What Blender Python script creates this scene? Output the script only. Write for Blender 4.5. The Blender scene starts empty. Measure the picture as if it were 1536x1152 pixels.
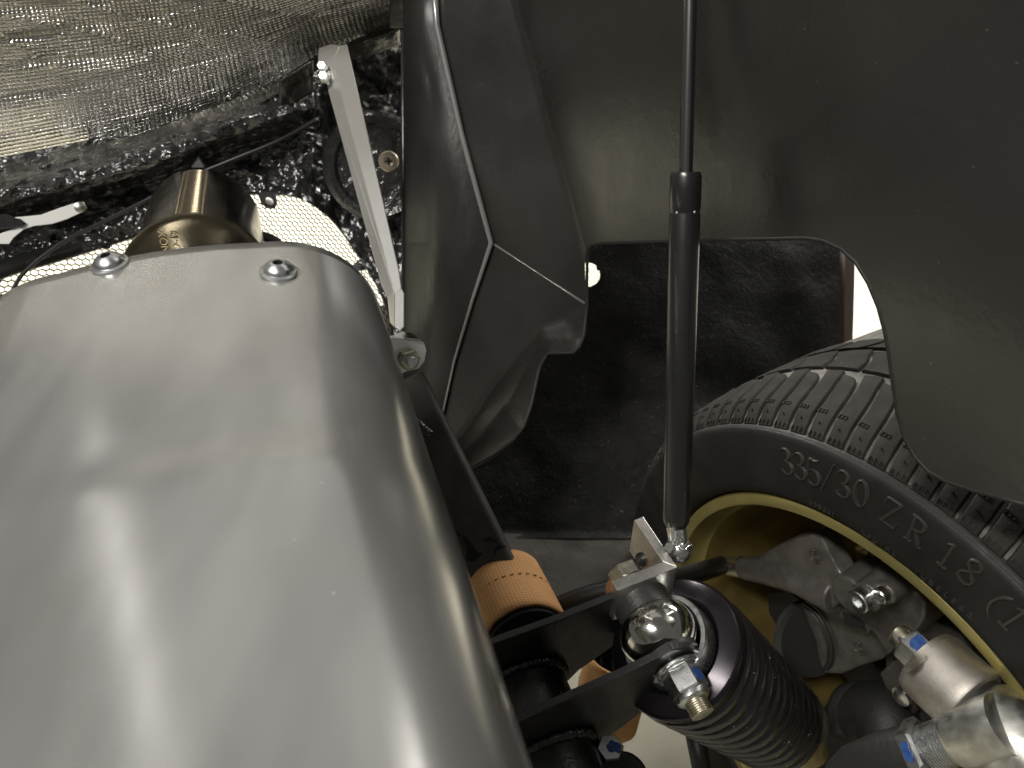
import bpy, bmesh, math, random
from mathutils import Vector, Matrix, noise
random.seed(7)
C = bpy.context.scene
COL = C.collection
rad = math.radians

# ------------------------------------------------------------------ camera
F, CAMH, PITCH = 1150.0, 1.07, 40.0
cp, sp = math.cos(rad(PITCH)), math.sin(rad(PITCH))
CAM = Vector((0, 0, CAMH)); RT = Vector((1, 0, 0)); UP = Vector((0, sp, cp)); FW = Vector((0, cp, -sp))
cam = bpy.data.cameras.new('camera'); camo = bpy.data.objects.new('camera', cam); COL.objects.link(camo)
camo.location = CAM; camo.rotation_euler = (rad(90 - PITCH), 0, 0)
cam.sensor_width = 36; cam.lens = 36 * F / 1536; cam.clip_start = 0.01; cam.clip_end = 100
cam.dof.use_dof = True; cam.dof.focus_distance = 0.60; cam.dof.aperture_fstop = 11
C.camera = camo

# ------------------------------------------------------------------ light
w = bpy.data.worlds.new('World'); C.world = w; w.use_nodes = True
bg = w.node_tree.nodes['Background']; bg.inputs[0].default_value = (1.0, 0.97, 0.92, 1); bg.inputs[1].default_value = 0.12
def area(name, loc, target, sx, sy, power, col=(1, .97, .91)):
    l = bpy.data.lights.new(name, 'AREA'); l.shape = 'RECTANGLE'; l.size = sx; l.size_y = sy; l.energy = power; l.color = col
    o = bpy.data.objects.new(name, l); COL.objects.link(o); o.location = loc
    d = Vector(target) - Vector(loc); o.rotation_euler = d.to_track_quat('-Z', 'Y').to_euler(); return o
area('ceiling_tube_lamp', (-1.15, 1.25, 2.5), (-0.75, 0.75, 0.6), 0.06, 1.4, 1.1)
area('ceiling_tube_lamp', (1.25, 1.5, 2.5), (0.45, 0.7, 0.6), 0.12, 1.3, 3.5)
area('ceiling_tube_lamp', (-0.85, -0.40, 2.5), (0.0, 0.6, 0.7), 1.0, 0.16, 50)
area('shield_fill_lamp', (0.1, 1.7, 2.65), (0.0, 0.9, 0.5), 2.2, 1.5, 3.2)  # added broad source, gives the shield an even wash
area('floor_fill_lamp', (-0.8, 2.7, 1.6), (-0.7, 2.2, 0.0), 1.2, 0.5, 160, (1, .965, .90))  # added fill, hung low to overlight the floor behind the grille
area('floor_fill_lamp', (1.9, 2.5, 1.6), (1.7, 2.1, 0.0), 1.2, 0.5, 75)  # added low fill for the floor outside the right wheel arch
C.view_settings.view_transform = 'Standard'; C.view_settings.look = 'None'
C.view_settings.exposure = 0.0; C.view_settings.gamma = 1
C.cycles.use_denoising = True
C.cycles.max_bounces = 6

# ------------------------------------------------------------------ placing helpers
def P(x, y, d): return CAM + RT * ((x - 768) / F * d) + UP * ((576 - y) / F * d) + FW * d
def ray(x, y): return RT * ((x - 768) / F) + UP * ((576 - y) / F) + FW
def onplane(x, y, o, n):
    r = ray(x, y); t = (o - CAM).dot(n) / r.dot(n); return CAM + r * t
def px(n, d): return n * d / F
def lerp(a, b, t): return a + (b - a) * t
def interp(tab, x):
    if x <= tab[0][0]: return tab[0][1]
    for (a, va), (b, vb) in zip(tab, tab[1:]):
        if x <= b: return va + (vb - va) * (x - a) / (b - a)
    return tab[-1][1]
def frame(ax, hint=Vector((0, 0, 1))):
    z = ax.normalized(); x = hint.cross(z)
    if x.length < 1e-4: x = Vector((1, 0, 0)).cross(z)
    x.normalize(); return x, z.cross(x), z

# ------------------------------------------------------------------ object helpers
def tag(o, label=None, cat=None, group=None, kind=None):
    if label: o['label'] = label
    if cat: o['category'] = cat
    if group: o['group'] = group
    if kind: o['kind'] = kind
    return o
def thing(name, label, cat, loc, group=None):
    o = bpy.data.objects.new(name, None); COL.objects.link(o); o.location = loc; o.empty_display_size = .02
    return tag(o, label, cat, group)
def part(name, bm, mat, parent=None, smooth=40, bevel=0, seg=2, blim=25, sub=0, local=False, recalc=True, solid=0, remesh=0, sm=0, label=None):
    if recalc: bmesh.ops.recalc_face_normals(bm, faces=bm.faces)
    if parent and not local:
        off = Vector(); p = parent
        while p: off += p.location; p = p.parent
        bmesh.ops.translate(bm, verts=bm.verts, vec=-off)
    me = bpy.data.meshes.new(name); bm.to_mesh(me); bm.free()
    me.materials.append(mat)
    o = bpy.data.objects.new(name, me); COL.objects.link(o)
    if parent: o.parent = parent
    if smooth:
        for p in me.polygons: p.use_smooth = True
        if smooth < 180 and not remesh and not sub: me.set_sharp_from_angle(angle=rad(smooth))
    if bevel:
        m = o.modifiers.new('bevel', 'BEVEL'); m.width = bevel; m.segments = seg; m.harden_normals = bool(smooth); m.limit_method = 'ANGLE'; m.angle_limit = rad(blim)
    if solid:
        m = o.modifiers.new('solid', 'SOLIDIFY'); m.thickness = solid; m.offset = 0
    if remesh:
        m = o.modifiers.new('remesh', 'REMESH'); m.mode = 'VOXEL'; m.voxel_size = remesh; m.use_smooth_shade = True
    if sm:
        m = o.modifiers.new('smooth', 'SMOOTH'); m.factor = .6; m.iterations = sm
    if sub:
        m = o.modifiers.new('sub', 'SUBSURF'); m.levels = sub; m.render_levels = sub
    if label: o['label'] = label
    return o
def B(): return bmesh.new()
def lathe(bm, A, ax, prof, seg=32, hint=Vector((0, 0, 1)), phase=0.0, closed=False):
    x, y, z = frame(ax, hint); rings = []
    for t, r in prof:
        c = A + z * t
        if r < 1e-6: rings.append([bm.verts.new(c)])
        else: rings.append([bm.verts.new(c + (x * math.cos(phase + 2 * math.pi * i / seg) + y * math.sin(phase + 2 * math.pi * i / seg)) * r) for i in range(seg)])
    prs = list(zip(rings, rings[1:])) + ([(rings[-1], rings[0])] if closed else [])
    for a, b in prs:
        for i in range(seg):
            j = (i + 1) % seg
            if len(a) == 1 and len(b) == 1: continue
            if len(a) == 1: bm.faces.new((a[0], b[i], b[j]))
            elif len(b) == 1: bm.faces.new((a[i], a[j], b[0]))
            else: bm.faces.new((a[i], a[j], b[j], b[i]))
def cyl(bm, A, Bp, r, seg=24, ch=0.0, r2=None):
    L = (Bp - A).length; r2 = r if r2 is None else r2
    lathe(bm, A, Bp - A, [(0, 0), (0, r - ch), (ch, r), (L - ch, r2), (L, r2 - ch), (L, 0)] if ch else [(0, 0), (0, r), (L, r2), (L, 0)], seg)
def smoothpath(pts, n=6):
    out = []
    for i in range(len(pts) - 1):
        p0 = pts[max(i - 1, 0)]; p1 = pts[i]; p2 = pts[i + 1]; p3 = pts[min(i + 2, len(pts) - 1)]
        for k in range(n):
            t = k / n
            out.append(0.5 * ((2 * p1) + (p2 - p0) * t + (2 * p0 - 5 * p1 + 4 * p2 - p3) * t * t + (3 * p1 - p0 - 3 * p2 + p3) * t ** 3))
    out.append(pts[-1]); return out
def tube(bm, pts, r, seg=12, cap=True, flat=1.0):
    n = len(pts); prev = None; rings = []
    for i, p in enumerate(pts):
        t = (pts[min(i + 1, n - 1)] - pts[max(i - 1, 0)]).normalized()
        if prev is None: x, y, _ = frame(t)
        else:
            x = prev - t * prev.dot(t); x.normalize(); y = t.cross(x)
        prev = x; rr = r[i] if isinstance(r, (list, tuple)) else r
        rings.append([bm.verts.new(p + (x * math.cos(2 * math.pi * k / seg) + y * math.sin(2 * math.pi * k / seg) * flat) * rr) for k in range(seg)])
    for a, b in zip(rings, rings[1:]):
        for i in range(seg): bm.faces.new((a[i], a[(i + 1) % seg], b[(i + 1) % seg], b[i]))
    if cap: bm.faces.new(rings[0][::-1]); bm.faces.new(rings[-1])
def prism(bm, pts, vec):
    a = [bm.verts.new(p) for p in pts]; b = [bm.verts.new(p + vec) for p in pts]; n = len(pts)
    bm.faces.new(a); bm.faces.new(b[::-1])
    for i in range(n): bm.faces.new((a[i], b[i], b[(i + 1) % n], a[(i + 1) % n]))
def box(bm, c, x, y, z, sx, sy, sz):
    v = [bm.verts.new(c + x * (sx * i) + y * (sy * j) + z * (sz * k)) for i in (-.5, .5) for j in (-.5, .5) for k in (-.5, .5)]
    for f in ((0, 1, 3, 2), (4, 6, 7, 5), (0, 4, 5, 1), (2, 3, 7, 6), (0, 2, 6, 4), (1, 5, 7, 3)): bm.faces.new([v[i] for i in f])
def grid(bm, nu, nv, fn, uvs=None, keep=None):
    uvl = bm.loops.layers.uv.new('UVMap')
    V = [[bm.verts.new(fn(i / nu, j / nv)) for j in range(nv + 1)] for i in range(nu + 1)]
    for i in range(nu):
        for j in range(nv):
            if keep and not keep((i + .5) / nu, (j + .5) / nv): continue
            f = bm.faces.new((V[i][j], V[i + 1][j], V[i + 1][j + 1], V[i][j + 1]))
            for lp, (a, b) in zip(f.loops, ((i, j), (i + 1, j), (i + 1, j + 1), (i, j + 1))):
                lp[uvl].uv = uvs(a / nu, b / nv) if uvs else (a / nu, b / nv)
    return V
def sphere(bm, c, r, seg=24, rings=14, sx=None):
    m = Matrix.Translation(c) @ (sx if sx else Matrix())
    bmesh.ops.create_uvsphere(bm, u_segments=seg, v_segments=rings, radius=r, matrix=m)
def nut_prof(h, r, hole): return [(0, hole), (0, r * .92), (h * .12, r), (h * .85, r), (h, r * .88), (h, hole)]
def thread_prof(L, r, pitch):
    out = [(0, 0), (0, r)]; t = 0
    while t < L - pitch:
        out += [(t + pitch * .25, r), (t + pitch * .5, r * .88), (t + pitch * .75, r * .88), (t + pitch, r)]; t += pitch
    return out + [(L, r * .85), (L, 0)]
def fbm(v, s, o=4):
    return noise.fractal(v * s, 0.9, 2.1, o)

# ------------------------------------------------------------------ materials
def mat(name, c1, rough=.5, metal=0.0, c2=None, cs=20, bump=(), specks=None, rvar=0.0, rs=30, coat=0.0, spec=.5, stretch=None, detail=4, dust=None, rd=5):
    m = bpy.data.materials.new(name); m.use_nodes = True; nt = m.node_tree; N = nt.nodes; L = nt.links
    b = N['Principled BSDF']; tc = N.new('ShaderNodeTexCoord'); vec = tc.outputs['Object']
    if stretch:
        mp = N.new('ShaderNodeMapping'); mp.inputs['Scale'].default_value = stretch; L.new(vec, mp.inputs[0]); svec = mp.outputs[0]
    else: svec = vec
    def nz(s, d=4, v=None, dist=0):
        n = N.new('ShaderNodeTexNoise'); n.inputs['Scale'].default_value = s; n.inputs['Detail'].default_value = d; n.inputs['Distortion'].default_value = dist
        L.new(v or vec, n.inputs['Vector']); return n.outputs['Fac']
    def ramp(i, a, bb, smooth=True):
        r = N.new('ShaderNodeMapRange'); r.interpolation_type = 'SMOOTHSTEP' if smooth else 'LINEAR'; r.inputs[1].default_value = a; r.inputs[2].default_value = bb; L.new(i, r.inputs[0]); return r.outputs[0]
    def mix(f, a, bb):
        x = N.new('ShaderNodeMix'); x.data_type = 'RGBA'; L.new(f, x.inputs[0])
        for s, k in ((a, 6), (bb, 7)):
            if isinstance(s, tuple): x.inputs[k].default_value = (*s, 1)
            else: L.new(s, x.inputs[k])
        return x.outputs[2]
    col = None
    if c2: col = mix(ramp(nz(cs, detail, svec), .35, .65), c1, c2)
    if dust:
        dc, ds, lo, hi = dust
        col = mix(ramp(nz(ds, 6, None, .6), lo, hi), col or c1, dc)
    if specks:
        sc, s, th = specks
        v = N.new('ShaderNodeTexVoronoi'); v.inputs['Scale'].default_value = s; L.new(vec, v.inputs['Vector'])
        f = ramp(v.outputs['Distance'], th, th * .55, False)
        sel = ramp(nz(s * .35, 2), .5, .62)
        mm = N.new('ShaderNodeMath'); mm.operation = 'MULTIPLY'; L.new(f, mm.inputs[0]); L.new(sel, mm.inputs[1])
        col = mix(mm.outputs[0], col or c1, sc)
    if col: L.new(col, b.inputs['Base Color'])
    else: b.inputs['Base Color'].default_value = (*c1, 1)
    b.inputs['Metallic'].default_value = metal; b.inputs['Roughness'].default_value = rough
    b.inputs['Specular IOR Level'].default_value = spec
    b.inputs['Coat Weight'].default_value = coat; b.inputs['Coat Roughness'].default_value = .15
    if rvar:
        r = N.new('ShaderNodeMapRange'); r.interpolation_type = 'SMOOTHSTEP'; r.inputs[1].default_value = .2; r.inputs[2].default_value = .8
        r.inputs[3].default_value = max(.02, rough - rvar); r.inputs[4].default_value = rough + rvar
        L.new(nz(rs, rd, svec), r.inputs[0]); L.new(r.outputs[0], b.inputs['Roughness'])
    prev = None
    for s, dist, *o in bump:
        bn = N.new('ShaderNodeBump'); bn.inputs['Strength'].default_value = 1; bn.inputs['Distance'].default_value = dist
        L.new(nz(s, 3, svec if o else None, .3), bn.inputs['Height'])
        if prev: L.new(prev, bn.inputs['Normal'])
        prev = bn.outputs[0]
    if prev: L.new(prev, b.inputs['Normal'])
    return m
GREY = (.62, .6, .56)
M = {}
M['shield'] = mat('satin_aluminium', (.45, .449, .438), .215, .76, c2=(.55, .545, .53), cs=8, detail=5, bump=((4, .0003), (14, .00006, 1)), rvar=.045, rs=9, rd=5, stretch=(2.6, .6, 2.6), specks=((.78, .77, .74), 100, .065), dust=((.47, .465, .44), 16, .45, .8))
M['alu'] = mat('brushed_aluminium', (.62, .60, .56), .36, 1, c2=(.54, .52, .49), cs=120, rvar=.08, rs=90, bump=((300, .00008),))
M['zinc'] = mat('zinc_steel', (.70, .71, .72), .30, 1, c2=(.62, .63, .62), cs=150, rvar=.06, rs=200, bump=((400, .00003),))
M['zinc_rough'] = mat('grainy_zinc', (.66, .66, .63), .42, 1, c2=(.50, .49, .45), cs=70, rvar=.1, rs=120, bump=((600, .00006),))
M['olive_zinc'] = mat('yellowed_zinc', (.62, .58, .46), .38, 1, c2=(.5, .47, .38), cs=150, rvar=.1, rs=200)
M['chrome'] = mat('polished_steel', (.66, .64, .60), .12, 1, rvar=.06, rs=150, c2=(.58, .56, .52), cs=200)
M['cast_alu'] = mat('raw_cast_aluminium', (.50, .47, .43), .55, 1, c2=(.40, .37, .33), cs=60, bump=((500, .00012), (120, .00015)), dust=((.13, .11, .09), 26, .58, .66))
M['caliper'] = mat('grey_anodised_casting', (.115, .106, .098), .42, .4, c2=(.085, .078, .072), cs=70, bump=((700, .0002),), rvar=.1, rs=90)
M['tip'] = mat('browned_titanium', (.26, .225, .165), .2, 1, c2=(.17, .145, .10), cs=16, rvar=.06, rs=60, stretch=(1, 1, 1))
M['tip_weld'] = mat('browned_weld', (.33, .28, .2), .25, 1)
M['etch'] = mat('etched_gold_letter', (.5, .40, .24), .45, 1)
M['black_gloss'] = mat('glossy_black_resin', (.010, .010, .011), .25, 0, spec=1, coat=.5, c2=(.02, .02, .021), cs=30, bump=((60, .004), (170, .0010)), rvar=.08, rs=40)
M['panel'] = mat('black_fibreglass', (.011, .0107, .0100), .30, 0, spec=.9, c2=(.015, .0145, .013), cs=8, bump=((9, .0005), (55, .0003), (240, .0001)), rvar=.08, rs=12, specks=((.16, .155, .14), 120, .07), dust=((.022, .021, .0185), 5, .45, .75))
M['facet'] = mat('gelcoat_black', (.018, .018, .018), .34, 0, c2=(.024, .024, .023), cs=10, bump=((30, .0005, 1), (120, .00035, 1)), rvar=.08, rs=18, stretch=(2.2, 2.2, .5), specks=((.16, .16, .15), 110, .06))
M['ridge'] = mat('gelcoat_edge_highlight', (.16, .16, .155), .32, 0, coat=1, spec=1)  # paler than the panel so its beads carry a painted highlight
M['liner'] = mat('rough_black_liner', (.005, .005, .0047), .55, 0, c2=(.011, .0106, .0098), cs=60, bump=((110, .0011), (420, .0007)), specks=((.13, .13, .118), 150, .17), spec=.22, dust=((.012, .0115, .010), 8, .5, .72))
M['ledge'] = mat('dusty_black_ledge', (.03, .027, .022), .8, 0, c2=(.055, .05, .04), cs=25, bump=((140, .002),))
M['strut'] = mat('gas_strut_enamel', (.012, .012, .012), .3, 0, rvar=.04, rs=50, specks=((.6, .6, .55), 130, .055), coat=.2)
M['rod'] = mat('strut_rod', (.26, .26, .265), .2, 1)
M['powder'] = mat('black_powder_coat', (.012, .012, .012), .32, 0, c2=(.018, .018, .017), cs=40, bump=((350, .0003),), rvar=.08, rs=60, specks=((.3, .3, .27), 70, .04))
M['tube_matt'] = mat('matt_black_frame', (.032, .031, .029), .55, 0, c2=(.05, .048, .043), cs=35, bump=((900, .0003),), dust=((.006, .006, .006), 22, .6, .63), specks=((.12, .115, .10), 600, .14), spec=.2)
M['weld'] = mat('painted_weld', (.016, .016, .016), .22, 0, bump=((300, .001),))
M['rubber'] = mat('tyre_rubber', (.013, .0128, .012), .55, 0, c2=(.018, .0175, .016), cs=40, bump=((500, .00025),), rvar=.1, rs=80, specks=((.2, .19, .16), 160, .05), spec=.22)
M['tread'] = mat('dusty_tread_rubber', (.014, .0135, .012), .7, 0, c2=(.021, .020, .0165), cs=45, bump=((300, .0004),), specks=((.4, .38, .32), 160, .06), spec=.1)
M['groove'] = mat('dusty_groove_rubber', (.10, .095, .08), .8, 0, c2=(.05, .047, .04), cs=60)
M['letter'] = mat('highlit_rubber_letter', (.030, .029, .026), .40, 0)  # paler than the sidewall: highlights on the dusty raised letters put into colour
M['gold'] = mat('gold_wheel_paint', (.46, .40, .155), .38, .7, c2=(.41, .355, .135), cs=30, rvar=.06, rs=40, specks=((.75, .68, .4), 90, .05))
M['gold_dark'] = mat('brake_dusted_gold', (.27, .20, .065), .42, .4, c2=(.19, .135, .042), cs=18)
M['spring'] = mat('black_spring_enamel', (.011, .0105, .011), .2, 0, spec=.6, coat=.3, bump=((250, .0003),), specks=((.5, .47, .42), 260, .14), rvar=.08, rs=60)
M['perch'] = mat('violet_black_anodise', (.022, .018, .022), .24, .6, specks=((.5, .48, .45), 150, .05), rvar=.06, rs=30)
M['spacer'] = mat('dark_steel_spacer', (.035, .034, .032), .42, .3, bump=((300, .0003),))
M['tan'] = mat('tan_fabric', (.50, .265, .105), .9, 0, c2=(.45, .225, .085), cs=20, bump=((800, .0003),))
M['dark'] = mat('dark_rubber', (.010, .010, .0095), .6, 0, bump=((200, .0006),))
M['hose'] = mat('black_hose', (.014, .014, .014), .45, 0)
M['blue'] = mat('blue_torque_paint', (.016, .05, .19), .45, 0, c2=(.025, .08, .26), cs=300)
M['red'] = mat('red_anodise', (.35, .03, .035), .4, .2, specks=((.6, .4, .4), 300, .1))
M['brass'] = mat('brass_fastener', (.55, .48, .38), .35, .7)
M['copper'] = mat('copper_edge', (.30, .14, .06), .4, .6)
M['white'] = mat('white_gelcoat', (.80, .80, .78), .35, 0)
M['comb'] = mat('beige_honeycomb', (.16, .155, .12), .6, 0)
M['floor'] = mat('sealed_concrete', (.56, .535, .43), .45, 0, c2=(.50, .475, .38), cs=5, rvar=.1, bump=((40, .001),), specks=((.3, .28, .24), 60, .10), dust=((.42, .40, .33), 2.5, .5, .7))
M['brace'] = mat('bright_aluminium_brace', (.88, .87, .85), .34, .8, c2=(.84, .83, .81), cs=10, rvar=.03, rs=20)
M['lip'] = mat('reddish_lip', (.20, .15, .14), .4, 0)

def weave_fabric(m):     # dotted woven relief on the tan sleeve, in UV metres
    nt = m.node_tree; N = nt.nodes; L = nt.links; b = N['Principled BSDF']
    uv = N.new('ShaderNodeUVMap'); v = N.new('ShaderNodeTexVoronoi'); v.inputs['Randomness'].default_value = .12; v.inputs['Scale'].default_value = 330
    L.new(uv.outputs[0], v.inputs['Vector'])
    r = N.new('ShaderNodeMapRange'); r.inputs[1].default_value = .28; r.inputs[2].default_value = .14; L.new(v.outputs['Distance'], r.inputs[0])
    mx = N.new('ShaderNodeMix'); mx.data_type = 'RGBA'; L.new(r.outputs[0], mx.inputs[0]); src = b.inputs['Base Color'].links[0].from_socket
    L.new(src, mx.inputs[6]); mx.inputs[7].default_value = (.72, .44, .20, 1); L.new(mx.outputs[2], b.inputs['Base Color'])
weave_fabric(M['tan'])
def foil_material():
    m = bpy.data.materials.new('embossed_foil'); m.use_nodes = True; nt = m.node_tree; N = nt.nodes; L = nt.links; b = N['Principled BSDF']
    uv = N.new('ShaderNodeUVMap'); sp_ = N.new('ShaderNodeSeparateXYZ'); tc = N.new('ShaderNodeTexCoord')
    nw = N.new('ShaderNodeTexNoise'); nw.inputs['Scale'].default_value = 14; nw.inputs['Detail'].default_value = 2; L.new(tc.outputs['Object'], nw.inputs['Vector'])
    ad = N.new('ShaderNodeMix'); ad.data_type = 'VECTOR'; ad.inputs[0].default_value = .003
    L.new(uv.outputs[0], ad.inputs[4]); L.new(nw.outputs['Color'], ad.inputs[5]); L.new(ad.outputs[1], sp_.inputs[0])
    def mth(op, a, bb=None):
        n = N.new('ShaderNodeMath'); n.operation = op
        for k, s in enumerate((a, bb)):
            if s is None: continue
            if isinstance(s, (int, float)): n.inputs[k].default_value = s
            else: L.new(s, n.inputs[k])
        return n.outputs[0]
    su = mth('ABSOLUTE', mth('SINE', mth('MULTIPLY', sp_.outputs[0], math.pi / .0052)))
    sv = mth('ABSOLUTE', mth('SINE', mth('MULTIPLY', sp_.outputs[1], math.pi / .0060)))
    h = mth('POWER', mth('MULTIPLY', su, sv), .45)
    bn = N.new('ShaderNodeBump'); bn.inputs['Distance'].default_value = .0011; L.new(h, bn.inputs['Height'])
    n2 = N.new('ShaderNodeTexNoise'); n2.inputs['Scale'].default_value = 25; n2.inputs['Detail'].default_value = 5
    mp = N.new('ShaderNodeMapping'); mp.inputs['Scale'].default_value = (.5, 1.2, 1); L.new(uv.outputs[0], mp.inputs[0]); L.new(mp.outputs[0], n2.inputs['Vector'])
    b2 = N.new('ShaderNodeBump'); b2.inputs['Distance'].default_value = .003; L.new(n2.outputs[0], b2.inputs['Height']); L.new(bn.outputs[0], b2.inputs['Normal'])
    L.new(b2.outputs[0], b.inputs['Normal'])
    b.inputs['Base Color'].default_value = (.74, .72, .67, 1); b.inputs['Metallic'].default_value = 1; b.inputs['Roughness'].default_value = .2
    return m
M['foil'] = foil_material()
M['tape'] = mat('dark_foil_tape', (.10, .098, .09), .25, .8, bump=((60, .002),), rvar=.08, rs=40)

# ------------------------------------------------------------------ setting: the garage floor
bm = B(); s = 6
bm.faces.new([bm.verts.new(Vector(v)) for v in ((-s, -3, 0), (s, -3, 0), (s, 9, 0), (-s, 9, 0))])
tag(part('floor', bm, M['floor'], smooth=0), kind='structure')

# ------------------------------------------------------------------ rear bodywork, foil liner
UT = [(-60, 256), (0, 248), (130, 222), (250, 192), (340, 160), (420, 118), (480, 80), (560, 55), (640, 25), (700, 10)]
LT = [(-540, 500), (-60, 450), (0, 416), (100, 384), (230, 340), (300, 300), (350, 286), (400, 286), (450, 294), (500, 327), (545, 388), (575, 440), (600, 520), (640, 640)]
def body_fn(u, v):
    x = lerp(-520, 628, u); u = max(-.3, (x + 60) / 688); y0 = interp(UT, x) - 12; y1 = interp(LT, x) + 2
    if x > 588: y1 = max(y1, 520)
    y = lerp(y0, y1, v)
    d = .90 + .12 * u
    roll = math.exp(-((v - .27) / .17) ** 2) * (1 - max(0, (x - 440) / 130) if x > 440 else 1)
    st = lambda a, b, q: (lambda k: k * k * (3 - 2 * k))(min(1, max(0, (q - a) / (b - a))))
    d -= (.075 * st(.02, .30, v) - .07 * st(.36, .55, v)) * (1 if x < 440 else max(0, 1 - (x - 440) / 60))
    if x > 470: d += .05 * min(1, (x - 470) / 40) * min(1, max(0, (y - 80)) / 60)
    p = P(x, y, d)
    n1 = fbm(p, 28, 5) * (1.5 if v < .5 else 1); n2 = fbm(p + Vector((3, 1, 2)), 70, 3)
    return p + (CAM - p).normalized() * (n1 * .010 + n2 * .0035)
body = thing('rear_bodywork', 'lumpy glossy black inside of the rear bodywork below the silver foil', 'car body', P(250, 300, .9))
bm = B(); grid(bm, 400, 110, body_fn); part('resin_skin', bm, M['black_gloss'], body, smooth=180)
# bare white patch and rivet
pn = (CAM - P(60, 340, .86)).normalized()
wp = [(-40, 352), (-5, 352), (18, 344), (30, 338), (22, 326), (45, 324), (62, 322), (92, 311), (118, 303), (126, 303), (131, 312), (122, 319), (100, 329), (78, 336), (52, 339), (36, 344), (20, 357), (14, 366), (-2, 366), (-40, 372)]
po = P(60, 340, .84)
bm = B(); prism(bm, [onplane(x, y, po, pn) for x, y in wp], pn * -.002); part('bare_patch', bm, M['white'], body, label='bare white patch with ragged edges', bevel=.0006)
bm = B(); q = onplane(120, 311, po, pn); lathe(bm, q - pn * .001, pn, [(0, .006), (.002, .006), (.004, .003), (.0042, 0)], 16); part('rivet', bm, M['alu'], body)
bm = B()
for k in range(26):
    t = k / 26; a = t * 2 * math.pi
pts = []
for k in range(22):
    a = 2 * math.pi * k / 22; r = 1 + .18 * math.sin(3 * a + 1) + random.uniform(-.1, .1)
    pts.append(onplane(10 + 26 * r * math.cos(a), 334 + 11 * r * math.sin(a), po + pn * .003, pn))
prism(bm, pts, pn * -.003); part('resin_blob', bm, M['black_gloss'], body, bevel=.001)

FT = [(-80, 262), (0, 254), (130, 228), (250, 198), (340, 166), (420, 124), (480, 88), (560, 62), (640, 32), (690, 5)]
def foil_pos(u, v):
    x = lerp(-650, 672, u); yb = interp(FT, x) if x > -80 else 262 + (-80 - x) * .08
    y = interp([(0, yb), (.45, -140), (1, -1500)], v)
    dd = .93 + .03 * u; d = interp([(0, dd), (.225, lerp(dd, .62 + .08 * u, .5)), (.45, .62 + .08 * u), (1, .62)], v)
    return x, y, d
CREASES = [(.055, .02, .5, 1.0), (.115, .05, .45, .9), (.17, .02, .42, .7), (.215, .10, .40, 1.0), (.275, .0, .50, .8), (.335, .06, .45, 1.0), (.39, -.02, .6, .8)]
def crease_depth(u, v):
    e = 0
    for v0, sl, u0, st in CREASES:
        vv = v0 + sl * (u - u0) + .012 * noise.noise(Vector((u * 9, v0 * 40, 0))) + .004 * noise.noise(Vector((u * 40, v0 * 40, 2)))
        e = max(e, st * max(0, noise.noise(Vector((u * 5, v0 * 70, 5))) + .55) * math.exp(-((v - vv) / .0055) ** 2))
    return min(e, 1)
def foil_fn(u, v):
    x, y, d = foil_pos(u, v); p = P(x, y, d)
    q = Vector((x * .0016 + y * .0006, y * .008 - x * .0012, 3))
    r = noise.noise(q * 1.3); ridge = (1 - abs(noise.noise(q * 2.3 + Vector((5, 2, 1))))) ** 6
    amp = min(1, v * 6) 
    return p + (CAM - p).normalized() * amp * (r * .009 + ridge * .006 + fbm(p, 50, 3) * .0012 - crease_depth(u, v) * .007)
foil = thing('foil_liner', 'embossed silver heat foil wrinkled across the underside of the deck', 'heat foil', P(300, 100, .8))
bm = B(); grid(bm, 330, 260, foil_fn, uvs=lambda u, v: (u * .97 + v * .1, v * .95)); part('foil_sheet', bm, M['foil'], foil, smooth=180)
# dark tape along its lower edge
def tape_fn(u, v):
    x = lerp(-80, 655, u); y = interp(FT, x) + lerp(-7 - 6 * math.sin(u * 9) ** 2, 15, v) ; p = P(x, y, lerp(.915, .90, v) + .03 * u)
    return p + (CAM - p).normalized() * (fbm(p, 40, 3) * .004)
bm = B(); grid(bm, 120, 6, tape_fn); part('edge_tape', bm, M['tape'], foil, smooth=180)
for (xa, xb, h) in ((418, 470, 44), (545, 600, 20)):
    def strip_fn(u, v):
        x = lerp(xa, xb, u); p = P(x, interp(FT, x) + lerp(-4, h, v), .885 + .03 * v)
        return p + (CAM - p).normalized() * fbm(p, 60, 2) * .003
    bm = B(); grid(bm, 12, 12, strip_fn); part('tape_flap', bm, M['tape'], foil, smooth=180, solid=.0008)
def corner_fn(u, v):
    x = lerp(585, 708, u); y = lerp(-60, 42 - 34 * max(0, (u - .55) / .45), v); p = P(x, y, .80 + .02 * v)
    return p + (CAM - p).normalized() * (fbm(p, 30, 3) * .006 - .015 * (2 * u - 1) ** 2)
bm = B(); grid(bm, 30, 20, corner_fn); part('tape_fold', bm, M['tape'], foil, smooth=180, solid=.001)

# thin black cable across the bodywork
bm = B(); tube(bm, smoothpath([P(-30, 480, .83), P(10, 450, .83), P(35, 410, .83), P(90, 366, .83), P(150, 335, .82), P(220, 300, .81), P(270, 272, .81), P(340, 243, .81), P(420, 210, .82), P(476, 178, .84)]), .0022, 8)
tag(part('wire_cable', bm, M['hose'], smooth=180), 'thin black cable looping across the lumpy black bodywork above the exhaust tip', 'cable')

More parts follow.
